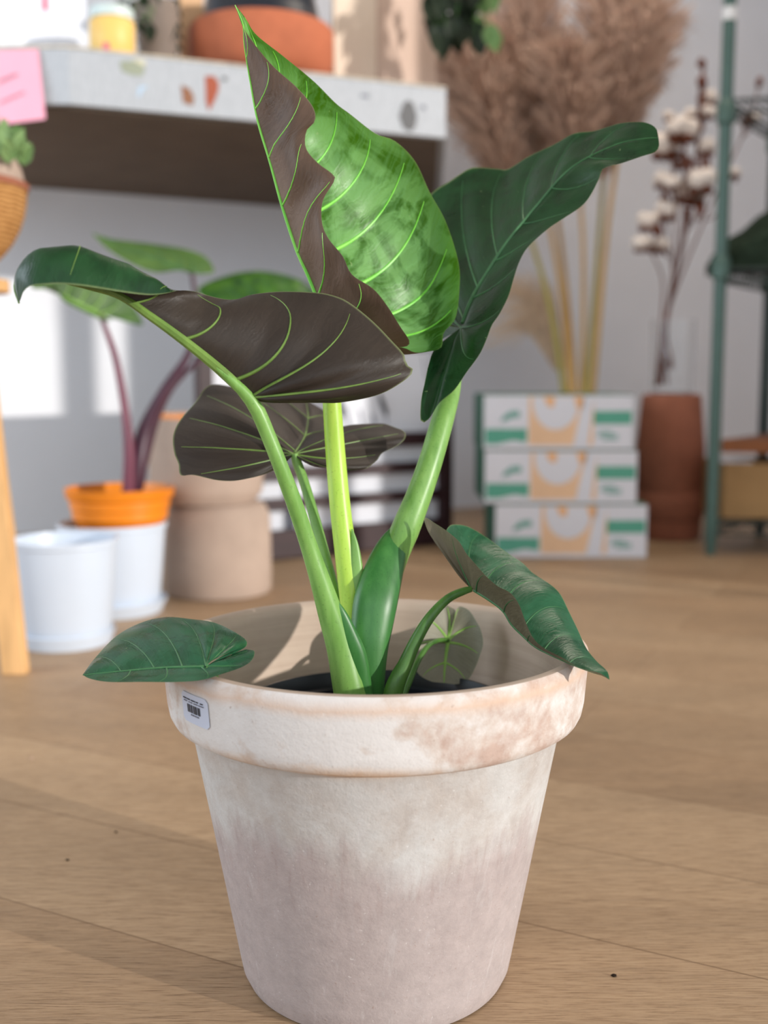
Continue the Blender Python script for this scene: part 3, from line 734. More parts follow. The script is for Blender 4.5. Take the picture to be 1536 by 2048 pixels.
rbox(MB(), 400, 418, .03, zr(870), .036, .30, M['dark_wood']).build('side_board', rack, smooth=False)
rbox(MB(), 890, 906, .03, zr(870), .036, .30, M['dark_wood']).build('side_board', rack, smooth=False)
def sheet(name, px0, px1, py0, py1, back, mat, label, lean=0, zb=None, marks=None, blk=None):
    a, b = onrack(px0, py1, back), onrack(px1, py1, back)
    z0 = .0505 if zb is None else zb; z1 = onrack((px0+px1)/2, py0, back+lean).z
    t = thing(name, ((a.x+b.x)/2, (a.y+b.y)/2, z0), label, 'print')
    vs = []
    for p in (a, b):
        for z in (z0, z1):
            for o in (0, .004):
                oo = o+(lean if z == z1 else 0); vs.append((p.x+rn.x*oo, p.y+rn.y*oo, z))
    MB().add(vs, [(0, 1, 3, 2), (4, 6, 7, 5), (0, 4, 5, 1), (2, 3, 7, 6), (0, 2, 6, 4), (1, 5, 7, 3)], mat).build('board', t, smooth=False)
    return t
s1 = sheet('white_print', 592, 884, 884, 1045, .03, M['white_paper'], 'white board behind the slats of the dark crate')
s2 = sheet('white_print', 418, 856, 700, 1045, .07, M['white_paper'], 'large white print with dark painted strokes rising out of the crate')
sm = MB()
for (pts, w) in (([(758, 786), (762, 805), (771, 828), (773, 832)], (2.5, 7, 6, 1)), ([(679, 800), (682, 820), (686, 838)], (5, 6, 1)), ([(690, 815), (700, 860)], (3, 2)), ([(720, 820), (728, 866)], (2, 2)), ([(745, 830), (752, 866)], (2, 1)), ([(845, 712), (853, 760)], (1, 1)), ([(773, 832), (774, 850)], (1, 1))):
    P = [onrack(x, y, .0685) for x, y in pts]; MB().tube(P, [k*P[0].y/F for k in w], M['ink_grey'] if max(w) < 4 else M['ink'], 6, flat=.15).build('brush_stroke', s2)
bt = sheet('black_folder', 800, 850, 672, 1045, .13, M['black_plastic'], 'black folder behind the white print in the crate')

# ============================================================ PRINTED BOXES
def printed_box(px0, px1, py0, py1, Yf, zb, label, depth=.34):
    a = at(px0, py1, Yf); b = at(px1, py1, Yf); w = b.x-a.x; hgt = at(px0, py0, Yf).z-at(px0, py1, Yf).z
    t = thing('printed_box', ((a.x+b.x)/2, Yf+depth/2, zb), label, 'box', 'stacked printed cardboard boxes')
    MB().box(((a.x+b.x)/2, Yf+depth/2, zb+hgt/2), (w, depth, hgt), M['dark_green_card']).build('carton', t, smooth=False, bevel=.002)
    pm = MB()
    def quad(pts, mat, lay):
        fr = [(a.x+w*u, Yf-.0004-.0003*lay, zb+hgt*(1-v)) for u, v in pts]; n = len(fr)
        bk = [(x, Yf-.00005, z) for x, y, z in fr]
        pm.add(fr+bk, [tuple(range(n))]+[(i, i+n, (i+1) % n+n, (i+1) % n) for i in range(n)], mat)
    R4 = lambda u0, v0, u1, v1: [(u0, v0), (u0, v1), (u1, v1), (u1, v0)]
    quad(R4(.0, .02, 1, .99), M['white_card'], 0)
    quad(R4(.01, .62, .29, .90), M['green_print'], 1)
    quad([(.06, .92), (.12, .88), (.2, .83), (.26, .86), (.29, .86), (.29, .92)], M['white_card'], 2)
    quad([(.11, .50), (.13, .40), (.17, .31), (.23, .29), (.245, .38), (.22, .43), (.19, .41), (.16, .47)], M['teal_print'], 2)
    quad(R4(.30, .04, .735, .92), M['peach_print'], 1)
    ring = [(.48+.155*math.cos(k), .12+.52*math.sin(k)) for k in [PI*i/20 for i in range(21)]]
    quad([(.325, .05)]+ring[::-1]+[(.635, .05)], M['white_card'], 2)
    quad([(.40, .04), (.42, .2), (.455, .24), (.47, .2), (.47, .04)], M['orange_print'], 3)
    quad([(.60, .04), (.62, .25), (.66, .25), (.67, .04)], M['orange_print'], 3)
    quad([(.665, .04), (.60, .92), (.70, .92), (.735, .04)], M['white_card'], 3)
    quad(R4(.735, .30, .99, .54), M['green_print'], 1)
    for k, (u0, u1) in enumerate(((.77, .86), (.76, .90), (.80, .90))):
        quad(R4(u0, .66+.06*k, u1, .70+.06*k), M['teal_print'], 1)
    quad(R4(0, .92, 1, .985), M['white_card'], 2)
    pm.build('printed_front', t, smooth=False)['label'] = 'white front with green and peach print'
    return zb+hgt
Yb = fl(1140, 1116).y
z = printed_box(990, 1292, 1010, 1118, Yb, 0, 'bottom box of the three stacked white, green and peach printed boxes')
z = printed_box(969, 1272, 903, 1010, Yb-.0, z+.001, 'middle box of the three stacked white, green and peach printed boxes')
z = printed_box(967, 1265, 789, 900, Yb+.0, z+.001, 'top box of the three stacked white, green and peach printed boxes')

# ============================================================ PAMPAS
Yv = 3.72
vb = at(1155, 900, Yv)
vs_ = thing('floor_vase', (vb.x, Yv, 0), 'vase behind the printed boxes holding pampas grass', 'vase')
zv = at(1155, 800, Yv).z
MB().lathe((vb.x, Yv, 0), [(0, .001), (.07, .001), (.085, .1), (.075, zv-.1), (.055, zv-.03), (.06, zv), (.054, zv), (.05, zv-.05), (0, .03)], M['beige_clay'], 48).build('vase_body', vs_)
def pampas(base_px, kink, top, plume_len, w, n, mat, smat, label, Yt=0, sw=11):
    b = at(base_px[0], base_px[1], Yv); b0 = Vector((vb.x+(b.x-vb.x)*.3, Yv, .2)); k = at(kink[0], kink[1], Yv+Yt*.6); t = at(top[0], top[1], Yv+Yt)
    o = thing('pampas_grass', b0, label, 'dried grass', 'pampas grass in the vase behind the boxes')
    c = crom([b0, b, k, t], 30)
    MB().tube([p for p in c], [sw/2/F*Yv*(1-.6*i/29) for i in range(30)], smat, 8).build('stem', o)
    pb = MB(); r = random.Random(hash(label) & 0xffff if False else int(top[0]*7+top[1]))
    axis = crom([k, (k+t)/2+Vector((0, 0, .01)), t], 60)
    L = plume_len
    start = max(0, 1-L)
    for i in range(n):
        u = r.random(); a = axis[int((start+(1-start)*u)*59)]; ang = r.uniform(0, 2*PI)
        env = (math.sin(PI*min(1, max(.02, u*.93+.06)))**.65)
        d = Vector((math.cos(ang), math.sin(ang), 0)); ax = Vector(axis[-1]-axis[0]).normalized()
        rad = w*env*r.uniform(.35, 1.25); ln = rad*r.uniform(.9, 1.5)+.02
        p0 = Vector(a); p1 = p0+d*rad*.55+ax*ln*.55; p2 = p0+d*rad*1.0+ax*ln*.95+Vector((0, 0, -rad*.15)); p3 = p2+d*rad*.22+ax*ln*.12+Vector((0, 0, -rad*.35))
        sd = (p2-p0).cross(Vector((r.uniform(-1, 1), r.uniform(-1, 1), r.uniform(-1, 1)))).normalized()
        ww = .0030
        vs = [p0-sd*ww*.6, p0+sd*ww*.6, p1-sd*ww, p1+sd*ww, p2-sd*ww*.9, p2+sd*ww*.9, p3]
        pb.add(vs, [(0, 1, 3, 2), (2, 3, 5, 4), (4, 5, 6)], mat)
    pb.build('plume', o)
    return o
PA = [((1128, 786), (1075, 520), (905, 70), .78, .14, 1900, 'leftmost pampas grass, its plume beside the end of the counter', .0, 13, 'straw_green'),
      ((1140, 786), (1105, 480), (1000, 60), .82, .13, 1900, 'second pampas grass from the left, plume leaning left', .1, 14, 'straw'),
      ((1150, 786), (1120, 470), (1040, -90), .82, .14, 1900, 'tall middle pampas grass with its tip out of the frame', .18, 13, 'straw'),
      ((1163, 786), (1165, 470), (1130, 100), .85, .13, 1700, 'short pampas grass in the middle of the bunch', -.06, 12, 'straw'),
      ((1172, 786), (1200, 450), (1235, -60), .82, .14, 1900, 'tall pampas grass right of the middle of the bunch', .06, 13, 'straw_green'),
      ((1185, 786), (1222, 400), (1290, 20), .72, .13, 1700, 'rightmost pampas grass, stem bare beside the big dark leaf', -.02, 15, 'straw')]
for (b, k, t, pl, w, n, lb, Yt, sw, sm_) in PA: pampas(b, k, t, pl, w, n, M['pampas'], M[sm_], lb, Yt, sw)
# a pale drooping spray low on the left of the bunch
o = thing('dried_spray', at(1110, 780, Yv+.1), 'pale feathery dried spray drooping at the left of the pampas stems', 'dried grass')
pb = MB(); r = random.Random(3)
for i in range(420):
    p0 = at(1120+r.uniform(-12, 12), 740, Yv+.1); e = at(r.uniform(960, 1095), r.uniform(540, 700), Yv+.1+r.uniform(-.08, .1)); m = (p0+e)/2+Vector((-.0, 0, .10))
    c = crom([p0, m, e], 7); sd = Vector((0, 1, 0)).cross(Vector(c[-1]-c[0])).normalized()*.0012
    vs = []
    for q in c: vs += [Vector(q)-sd, Vector(q)+sd]
    pb.add(vs, [(2*j, 2*j+1, 2*j+3, 2*j+2) for j in range(6)], M['pampas_pale'])
pb.build('spray', o)

# ============================================================ TERRACOTTA PEDESTAL, GLASS VASE, COTTON
fp = fl(1340, 1083); Yq = fp.y+.09; s = Yq/F; qx = at(1340, 900, Yq).x
zr1 = at(1340, 1032, Yq).z; zr2 = at(1340, 788, Yq).z
q0 = Vector((qx, Yq, 0))
tag(MB().lathe(q0, [(50*s, .001), (60*s, .001), (64*s, .01), (66*s, zr1-.004), (62*s, zr1), (0, zr1)], M['terracotta_dark'], 64).build('terracotta_pot', loc=q0), 'upturned terracotta pot at the bottom of the brown pedestal', 'pot')
q1 = Vector((qx, Yq, zr1)); hh = zr2-zr1
tag(MB().lathe(q1, [(60*s, .001), (68*s, .001), (70*s, .006), (70*s, 48*s), (67*s, 54*s), (69*s, 60*s), (68*s, hh*.55), (58*s, hh-.01), (54*s, hh), (0, hh)], M['terracotta_dark'], 64).build('terracotta_pot', loc=q1), 'tall upturned terracotta pot with the glass vase on it', 'pot')
gx = at(1343, 780, Yq).x; g0 = Vector((gx, Yq, zr2+.0005)); gh = at(1343, 640, Yq).z-zr2
tag(MB().lathe(g0, [(0, 0), (38*s, 0), (41*s, .005), (42*s, gh), (40*s, gh), (39*s, .008), (0, .006)], M['glass'], 48).build('glass_vase', loc=g0), 'clear glass vase holding dried cotton stems', 'vase')
def cs(path, bolls, bits, label):
    o = thing('cotton_stem', at(*path[0][:2], Yq), label, 'dried flower', 'dried cotton stems in the glass vase')
    def P(x, y): return at(x, y, Yq+((x*13+y*7) % 17-8)*.006*(1 if y < 600 else .15))
    c = crom([P(*p) for p in path], 40); sb = MB().tube(list(c), [.0045*(1-.5*i/39) for i in range(40)], M['twig'], 7)
    for (x, y, r) in bolls+bits:
        e = P(x, y); j = min(range(40), key=lambda i: (Vector(c[i])-(e-Vector((0, 0, .06)))).length)
        sb.tube([c[j], (Vector(c[j])+e)/2+Vector((0, 0, -.01)), e], .0025, M['twig'], 5)
    sb.build('stem', o)
    for (x, y, r) in bolls:
        e = P(x, y); R = 1.3*r/F*Yq
        bm_ = MB()
        for k in range(4): bm_.ball(e+Vector((math.cos(k*1.57+x)*R*.42, math.sin(k*1.57+x)*R*.42, (k % 2)*R*.2)), R*.66, M['cotton'], 12, lump=.08)
        bo = bm_.build('cotton_boll', o)
        hb = MB()
        for k in range(5):
            a = k*1.257; hb.ball(e+Vector((math.cos(a)*R*.55, math.sin(a)*R*.55, -R*.62)), R*.42, M['twig'], 8, sq=(.8, .8, .7))
        hb.build('husk', bo)
    if bits:
        for (x, y, r) in bits:
            bb = MB(); e = P(x, y)
            for k in range(6): bb.ball(e+Vector((rnd.uniform(-1, 1), rnd.uniform(-1, 1), rnd.uniform(-1.4, 1.4)))*r/F*Yq*.6, r/F*Yq*.55, M['twig'], 8, sq=(.7, .7, 1.2))
            bb.build('seed_pod', o)
cs([(1312, 772), (1322, 650), (1325, 560), (1300, 500)], [(1283, 488, 14), (1296, 443, 17)], [(1316, 461, 12)], 'lowest cotton stem bending left, with two bolls')
cs([(1316, 772), (1332, 640), (1345, 540), (1325, 430)], [(1319, 490, 15), (1334, 421, 18), (1325, 360, 15)], [(1330, 392, 12)], 'cotton stem with three bolls up its left side')
cs([(1320, 770), (1335, 640), (1350, 480), (1345, 330)], [(1330, 291, 24), (1343, 367, 13), (1337, 232, 9)], [(1359, 322, 14)], 'cotton stem with the large boll beside the dark leaf tip')
cs([(1324, 770), (1330, 660), (1362, 480), (1370, 300)], [(1366, 259, 23), (1372, 383, 22), (1381, 226, 9), (1352, 258, 15)], [(1375, 325, 13), (1375, 430, 12)], 'cotton stem with a boll at the top in the middle of the bunch')
cs([(1340, 740), (1328, 660), (1372, 460), (1400, 300)], [(1402, 362, 22), (1389, 388, 20), (1411, 295, 15)], [(1398, 425, 13), (1410, 330, 12)], 'cotton stem leaning right with bolls beside the green post')
cs([(1345, 735), (1335, 640), (1380, 420), (1404, 150)], [(1417, 197, 14), (1416, 225, 12)], [(1406, 130, 12), (1399, 168, 15), (1402, 200, 12), (1401, 232, 12), (1403, 258, 10)], 'tallest cotton stem with brown pods beside the green post')
cs([(1335, 770), (1330, 650), (1400, 460), (1500, 240)], [(1470, 345, 9), (1512, 236, 8)], [(1518, 165, 11), (1494, 240, 13), (1467, 353, 10), (1440, 420, 12)], 'cotton stem reaching right past the green post')

# ============================================================ METAL RACK (right)
f1 = fl(1420, 1110); Yr = f1.y; s = Yr/F; rx = at(1423, 1050, Yr).x
mr = thing('metal_shelving', (rx, Yr, 0), 'green grey metal shelving unit at the right edge', 'shelving')
B2 = (at(1534, 700, Yr+.38).x, Yr+.38)
pA = (rx, Yr); dvx = .75
posts = [pA, B2, (pA[0]+.62, Yr-.12), (B2[0]+.62, B2[1]-.12)]
for i, (x, y) in enumerate(posts):
    po = MB().lathe((x, y, 0), [(0, 0), (9*s, 0), (14*s, 55*s), (12.5*s, 90*s), (12.5*s, 2.0), (0, 2.0)], M['rack_metal'] if i != 1 else M['rack_dark'], 24).build('post', mr)
for py in (250, 560):
    zz = at(1440, py, Yr).z
    for (x, y) in posts: MB().lathe((x, y, zz), [(12.6*s, 0), (18*s, 4*s), (18*s, 40*s), (12.6*s, 46*s)], M['rack_metal'], 24).build('collar', mr)
MB().lathe((pA[0], pA[1], at(1447, 42, Yr).z), [(12.6*s, 0), (14*s, .0), (14*s, 24*s), (12.6*s, 24*s)], M['clip_white'], 24).build('clip', mr)['label'] = 'white clip'
def wire_shelf(z):
    mb = MB(); P = [Vector((x, y, z)) for x, y in posts]
    loop = [P[0], P[1], P[3], P[2], P[0]]
    for dz in (0, -.035):
        for a, b in zip(loop, loop[1:]): mb.tube([a+Vector((0, 0, dz)), b+Vector((0, 0, dz))], .004, M['rack_dark'], 6)
    for a, b in zip(loop, loop[1:]):
        for k in range(12):
            t = k/12; t2 = (k+.5)/12; mb.tube([a.lerp(b, t), a.lerp(b, t2)+Vector((0, 0, -.035)), a.lerp(b, t+1/12)], .002, M['rack_dark'], 5)
    for k in range(1, 24):
        t = k/24; mb.tube([P[0].lerp(P[2], t), P[1].lerp(P[3], t)], .002, M['rack_dark'], 5)
    return mb.build('wire_shelf', mr)
z_up = at(1460, 200, Yr).z; z_mid = at(1460, 538, Yr).z; z_low = at(1460, 1045, Yr).z; z_w = at(1460, 905, Yr).z
wire_shelf(z_up); wire_shelf(z_mid); wire_shelf(z_low)
wb = MB(); P = [Vector((x, y, 0)) for x, y in posts]
pr([P[0]+Vector((.02, .0, 0)), P[2], P[3], P[1]+Vector((.02, 0, 0))], z_w, z_w+26*s, M['rust_wood'], wb); wb.build('wooden_shelf', mr, smooth=False)['label'] = 'chestnut wooden shelf'
kb = at(1443, 1000, Yr+.04); kw = .42
tag(MB().box((kb.x+kw/2+.01, Yr+.16, z_low+.005+(at(1450, 932, Yr).z-z_low)/2), (kw, .22, at(1450, 932, Yr).z-z_low), M['kraft']).build('cardboard_box', smooth=False, bevel=.003, loc=(kb.x+kw/2, Yr+.16, z_low)), 'plain kraft cardboard box on the lowest rack shelf', 'box')
pc = MB().box((at(1465, 920, Yr).x+.03, Yr+.1, at(1450, 932, Yr).z+.008), (.09, .1, .006), M['white_paper'])
tag(pc.build('paper_sheet', smooth=False), 'white paper on the kraft box under the chestnut shelf', 'paper')
# folded dark cloth on the middle shelf
nb = MB(); L0 = at(1452, 500, Yr)
NXn, NYn = 26, 10; vs = []
for i in range(NXn+1):
    for j in range(NYn+1):
        u, v = i/NXn, j/NYn; x = L0.x+.02+u*.5; y = Yr+.02+v*.24-.12*u*.9
        h = .05+.13*min(1, u*3.2)**.8+.008*math.sin(v*19+u*6)+.006*math.sin(u*31)
        h *= (1-abs(v-.5)**3*3)
        vs.append((x, y, z_mid+.006+max(.004, h)))
nv = len(vs); vs += [(x, y, z_mid+.005) for x, y, z in vs]
fs = []; W = NYn+1
for i in range(NXn):
    for j in range(NYn):
        a = i*W+j; fs.append((a, a+W, a+W+1, a+1)); fs.append((a+nv, a+1+nv, a+W+1+nv, a+W+nv))
edge = [i*W for i in range(NXn+1)]+[NXn*W+j for j in range(1, W)]+[i*W+NYn for i in range(NXn-1, -1, -1)]+[j for j in range(NYn-1, 0, -1)]
for a, b in zip(edge, edge[1:]+edge[:1]): fs.append((a, a+nv, b+nv, b))
tag(nb.add(vs, fs, M['net']).build('folded_cloth'), 'dark green folded cloth heaped on the middle rack shelf', 'cloth')

# ============================================================ MAIN POT
PC = Vector((-.0068, .90, 0))
pot = thing('terracotta_planter', PC, 'large whitewashed terracotta flower pot in the foreground', 'pot')
prof_o = [(0, .010), (.095, .004), (.102, 0), (.1105, .002), (.1143, .010), (.1166, .022), (.140, .150), (.1535, .2225), (.1560, .2262), (.1640, .2275), (.1680, .2300), (.1705, .2350), (.1722, .2440), (.1742, .268), (.1752, .276), (.1748, .2835), (.1715, .2868)]
prof_i = [(.1715, .2868), (.1650, .2868), (.1600, .2830), (.1570, .276), (.1500, .24), (.1300, .15), (.105, .025), (0, .020)]
MB().lathe(PC, prof_o, M['clay'], 160).build('pot_body', pot)
MB().lathe(PC, prof_i, M['clay_in'], 160).build('inner_wall', pot)['label'] = 'bare clay inside wall'
# price label on the rim band
def rimR(z): return float(np.interp(z, [.235, .244, .268, .276], [.1705, .1722, .1742, .1752]))
def band(th, z, off): r = rimR(z)+off; return Vector((PC.x+r*math.sin(th), PC.y-r*math.cos(th), z))
# solve where the label's corners sit on the band
def on_band(px, py, off=.0006):
    best = None
    d = at(px, py, 1.0); 
    for k in range(4000):
        Y = .70+.25*k/4000; p = at(px, py, Y)
        if math.hypot(p.x-PC.x, p.y-PC.y) <= rimR(p.z)+off: return p
    return at(px, py, .9)
c_tl, c_tr, c_br, c_bl = on_band(363, 1379), on_band(416, 1401), on_band(419, 1461), on_band(368, 1437)
def th_of(p): return math.atan2(p.x-PC.x, PC.y-p.y)
t0, t1 = (th_of(c_tl)+th_of(c_bl))/2, (th_of(c_tr)+th_of(c_br))/2
zt_, zb_ = (c_tl.z+c_tr.z)/2, (c_bl.z+c_br.z)/2
stk = MB(); n = 14; vs = []
cor = .12
outline = []
for (cu, cv, a0) in ((1-cor, 1-cor, 0), (cor, 1-cor, 90), (cor, cor, 180), (1-cor, cor, 270)):
    for k in range(7):
        a = math.radians(a0+15*k); outline.append((cu+cor*math.cos(a)*.9, cv+cor*math.sin(a)))
NS = 12
def lab(u, v, off): return band(t0+(t1-t0)*u, zb_+(zt_-zb_)*v, off)
cols = [(i/NS) for i in range(NS+1)]
for i, u in enumerate(cols):
    e = max(0, (cor-u)/cor, (u-(1-cor))/cor); d = cor*(1-math.sqrt(max(0, 1-e*e)))
    for j in range(5): vs.append(lab(u, d+(1-2*d)*j/4, .0007))
stk.add(vs, [(i*5+j, i*5+j+5, i*5+j+6, i*5+j+1) for i in range(NS) for j in range(4)], M['sticker'])
sk = stk.build('price_label', pot); sk['label'] = 'white price label with a barcode'
ik = MB()
def mark(u0, v0, u1, v1, mat):
    vs = []; m = max(1, int((u1-u0)*12))
    for i in range(m+1):
        u = u0+(u1-u0)*i/m; vs += [lab(u, v0, .0011), lab(u, v1, .0011)]
    ik.add(vs, [(2*i, 2*i+2, 2*i+3, 2*i+1) for i in range(m)], mat)
for (a, b) in ((.08, .24), (.26, .38), (.41, .58), (.60, .68), (.74, .84)): mark(a, .775, b, .815, M['ink'])
for (a, b) in ((.10, .24), (.31, .35), (.38, .46), (.50, .66), (.68, .86)): mark(a, .69, b, .73, M['ink_grey'])
x = .24
for w_, g_ in ((.03, .012), (.02, .015), (.035, .03), (.05, .03), (.02, .015), (.03, .02), (.045, .02), (.015, .02), (.03, .012), (.03, .01)):
    mark(x, .36, x+w_, .63, M['ink']); x += w_+g_
for (a, b) in ((.36, .42), (.43, .50), (.52, .58), (.59, .66)): mark(a, .27, b, .32, M['ink_grey'])
ik.build('barcode', sk, smooth=False)['label'] = 'dark barcode and print'

# nursery pot and soil
npz = .228
nur = thing('nursery_pot', PC+Vector((0, 0, .03)), 'black plastic nursery pot sunk inside the large terracotta pot', 'pot')
MB().lathe(PC, [(0, .03), (.085, .03), (.112, .20), (.116, .205), (.116, npz-.008), (.120, npz-.006), (.121, npz), (.116, npz+.001), (.113, npz-.006), (.112, npz-.012), (.109, npz-.014), (.108, .19)], M['black_plastic'], 120).build('pot_body', nur)
gs = MB(); n = 64; vs = [(PC.x, PC.y, .204)]
for i in range(1, 13):
    for k in range(n):
        a = 2*PI*k/n; r_ = .1085*i/12; vs.append((PC.x+r_*math.cos(a), PC.y+r_*math.sin(a), .204+rnd.uniform(-.0025, .0025)-(.004 if i == 12 else 0)))
fs = [(0, 1+k, 1+(k+1) % n) for k in range(n)]+[(1+(i-1)*n+k, 1+i*n+k, 1+i*n+(k+1) % n, 1+(i-1)*n+(k+1) % n) for i in range(1, 12) for k in range(n)]
tag(gs.add(vs, fs, M['soil']).build('potting_soil', loc=PC+Vector((0, 0, .2))), 'dark potting soil in the black nursery pot', 'soil', kind='stuff')

# ============================================================ MAIN PLANT
pl = thing('elephant_ear_plant', (PC.x, .9, .2), 'large elephant ear plant with broad dark leaves in the terracotta pot', 'plant')
# stalks
stalk('petiole', pl, [(655, 648, .927, 30), (660, 720, .93, 34), (664, 805, .93, 37), (672, 920, .93, 40), (680, 1010, .925, 42), (692, 1110, .92, 45), (705, 1200, .915, 52), (722, 1300, .91, 62), (735, 1400, .905, 60), (742, 1530, .90, 48)], M['petiole_bright'], label='yellow green petiole of the tall upright leaf')
stalk('sheath', pl, [(704, 1058, .915, 3), (709, 1090, .914, 16), (712, 1130, .912, 26), (714, 1180, .910, 36), (722, 1260, .905, 44), (738, 1400, .90, 40)], M['petiole'], flat=.5)
stalk('petiole', pl, [(922, 668, 1.0, 14), (912, 730, .995, 26), (903, 780, .985, 36), (888, 830, .968, 44), (862, 920, .95, 48), (838, 990, .94, 52), (810, 1060, .932, 58), (790, 1110, .93, 56), (765, 1200, .92, 50), (752, 1300, .905, 46), (745, 1400, .90, 44), (745, 1530, .90, 46)], M['petiole'], label='thick green petiole of the right leaf')
stalk('sheath', pl, [(802, 1046, .938, 16), (794, 1070, .932, 44), (784, 1095, .925, 62), (770, 1135, .915, 78), (752, 1200, .90, 90), (744, 1250, .893, 86), (738, 1300, .888, 78), (735, 1390, .885, 68), (740, 1530, .89, 50)], M['sheath'], flat=.55, label='deep green leaf sheath')
stalk('petiole', pl, [(330, 652, .811, 4), (400, 706, .816, 11), (450, 749, .819, 18), (485, 781, .823, 24), (512, 815, .826, 30), (534, 865, .83, 30), (562, 935, .835, 31), (590, 1010, .845, 33), (617, 1090, .855, 35), (640, 1160, .86, 42), (662, 1230, .865, 52), (684, 1300, .87, 62), (705, 1400, .87, 72), (728, 1530, .87, 56)], M['petiole'], label='green petiole of the broad left leaf')
stalk('sheath', pl, [(668, 1196, .862, 4), (680, 1225, .862, 24), (696, 1270, .864, 40), (712, 1320, .866, 48), (724, 1400, .868, 46), (738, 1530, .87, 40)], M['sheath'], flat=.6, label='deep green leaf sheath')
stalk('petiole', pl, [(588, 908, .965, 15), (594, 925, .965, 20), (610, 970, .96, 20), (630, 1040, .95, 22), (650, 1120, .94, 26), (668, 1190, .93, 28), (690, 1290, .92, 30), (715, 1400, .91, 30), (735, 1530, .90, 28)], M['petiole'], label='thin green petiole of the lower brown leaf')
stalk('petiole', pl, [(943, 1178, .90, 12), (925, 1183, .898, 16), (895, 1198, .893, 18), (862, 1232, .885, 21), (835, 1275, .88, 25), (812, 1325, .875, 30), (785, 1390, .87, 40), (762, 1530, .87, 40)], M['petiole_thin'])
stalk('petiole', pl, [(896, 1281, .998, 8), (880, 1280, .985, 9), (858, 1290, .97, 10), (838, 1318, .955, 12), (820, 1360, .94, 13), (806, 1400, .93, 14), (790, 1500, .91, 15)], M['petiole_thin'])
stalk('petiole', pl, [(412, 1335, .795, 10), (428, 1352, .795, 10), (455, 1370, .80, 11), (500, 1385, .81, 12), (560, 1410, .83, 12), (640, 1450, .85, 14), (700, 1530, .88, 16)], M['petiole_thin'])

# A: tall upright leaf
tA = (470, 10, .905)
inA = [tA, (486, 50, .912), (489, 90, .918), (501, 163, .925), (516, 242, .927), (541, 325, .928), (566, 415, .928), (595, 477+25, .928), (621, 560, .928), (655, 648, .927)]
RA = [tA, (491, 36, .915), (512, 69, .92), (566, 112, .93), (628, 163, .945), (671, 206, .955), (700, 228, .96), (751, 267, .97), (790, 282, .975), (830, 322, .98), (859, 383, .985), (892, 444, .985), (917, 524, .98), (919, 578, .975), (911, 636, .968), (888, 665, .96), (883, 694, .952), (859, 703, .945), (830, 705, .94), (805, 695, .935), (750, 690, .93), (700, 672, .928), (655, 648, .927)]
LA = [tA, (487, 55, .91), (512, 92, .905), (548, 134, .90), (592, 173, .893), (621, 206, .888), (631, 228, .885), (628, 246, .885), (613, 262, .888), (612, 296, .889), (635, 325, .884), (664, 347, .878), (669, 361, .876), (646, 401, .88), (644, 444, .88), (657, 477, .876), (686, 513, .872), (704, 549, .87), (747, 578, .868), (776, 614, .87), (801, 654, .874), (819, 683, .88), (806, 694, .888), (750, 690, .905), (700, 672, .917), (655, 648, .927)]
leaf('leaf_blade', pl, inA, (LA, RA), (.66, .60),
     ([(0, (0, 0, 0)), (.3, (-.004, -.012, 0)), (.7, (0, -.012, 0)), (1, (0, 0, 0))], [(0, (0, 0, 0)), (.25, (0, .02, 0)), (.6, (.012, .04, -.006)), (.85, (.0, .02, -.01)), (1, (0, 0, 0))]),
     M['leaf_tall'], M['vein_light'], ([.10, .2, .3, .4, .5, .6, .72], [.10, .17, .245, .32, .395, .47, .545, .64, .76]), curl=.085, quilt=.0026, ruff=(0, 7), vr=(.0011, .0023), midr=.0022,
     label='tall folded leaf with a bright green face and brown back')
# B: broad left leaf, underside towards the viewer
tB = (38, 606, .775)
inB = [tB, (30, 575, .785), (40, 548, .79), (70, 548, .795), (120, 560, .80), (180, 574, .803), (240, 592, .806), (300, 632, .81), (345, 664, .813), (400, 706, .817), (450, 748, .82), (500, 795, .825)]
LB = [tB, (44, 588, .768), (60, 572, .76), (90, 569, .757), (120, 568, .757), (160, 571, .757), (200, 577, .762), (250, 585, .77), (297, 590, .785), (330, 587, .80), (358, 581, .815), (390, 583, .83), (420, 592, .84), (455, 599, .845), (480, 597, .845), (504, 589, .85), (560, 583, .855), (633, 585, .855), (670, 592, .85), (700, 606, .845), (745, 642, .835), (784, 682, .825), (809, 710, .82), (812, 728, .82), (827, 741, .818), (806, 763, .815), (756, 790, .815), (683, 805, .818), (640, 806, .82), (588, 806, .822), (545, 806, .824), (515, 802, .825), (500, 795, .825)]
RB = [tB, (60, 560, .81), (110, 545, .84), (200, 560, .87), (300, 600, .90), (400, 640, .92), (520, 660, .93), (640, 690, .92), (700, 730, .90), (650, 765, .87), (560, 785, .84), (500, 795, .825)]
leaf('leaf_blade', pl, inB, (LB, RB), (.60, .62),
     ([(0, (0, 0, .0)), (.035, (-.002, -.004, .010)), (.09, (.0, -.006, .022)), (.15, (.004, -.004, .026)), (.21, (.008, -.002, .022)), (.265, (.010, 0, .008)), (.31, (.0, .0, 0)), (.45, (0, -.012, 0)), (.7, (.0, -.018, 0)), (.85, (0, -.006, 0)), (1, (0, 0, 0))], [(0, (0, 0, 0)), (.5, (0, .01, .01)), (1, (0, 0, 0))]),
     M['leaf_big'], M['vein_olive'], ([(.16, .10, 0), (.30, .235, .01), (.42, .315, .035), (.55, .435, .04), (.64, .585, .02), (.77, .735, 0)], [.15, .28, .4, .5, .6, .75]), curl=.1, quilt=-.0026, ruff=(.0, 5), vr=.0015, midr=.0046,
     label='broad leaf with its brown underside turned forward')
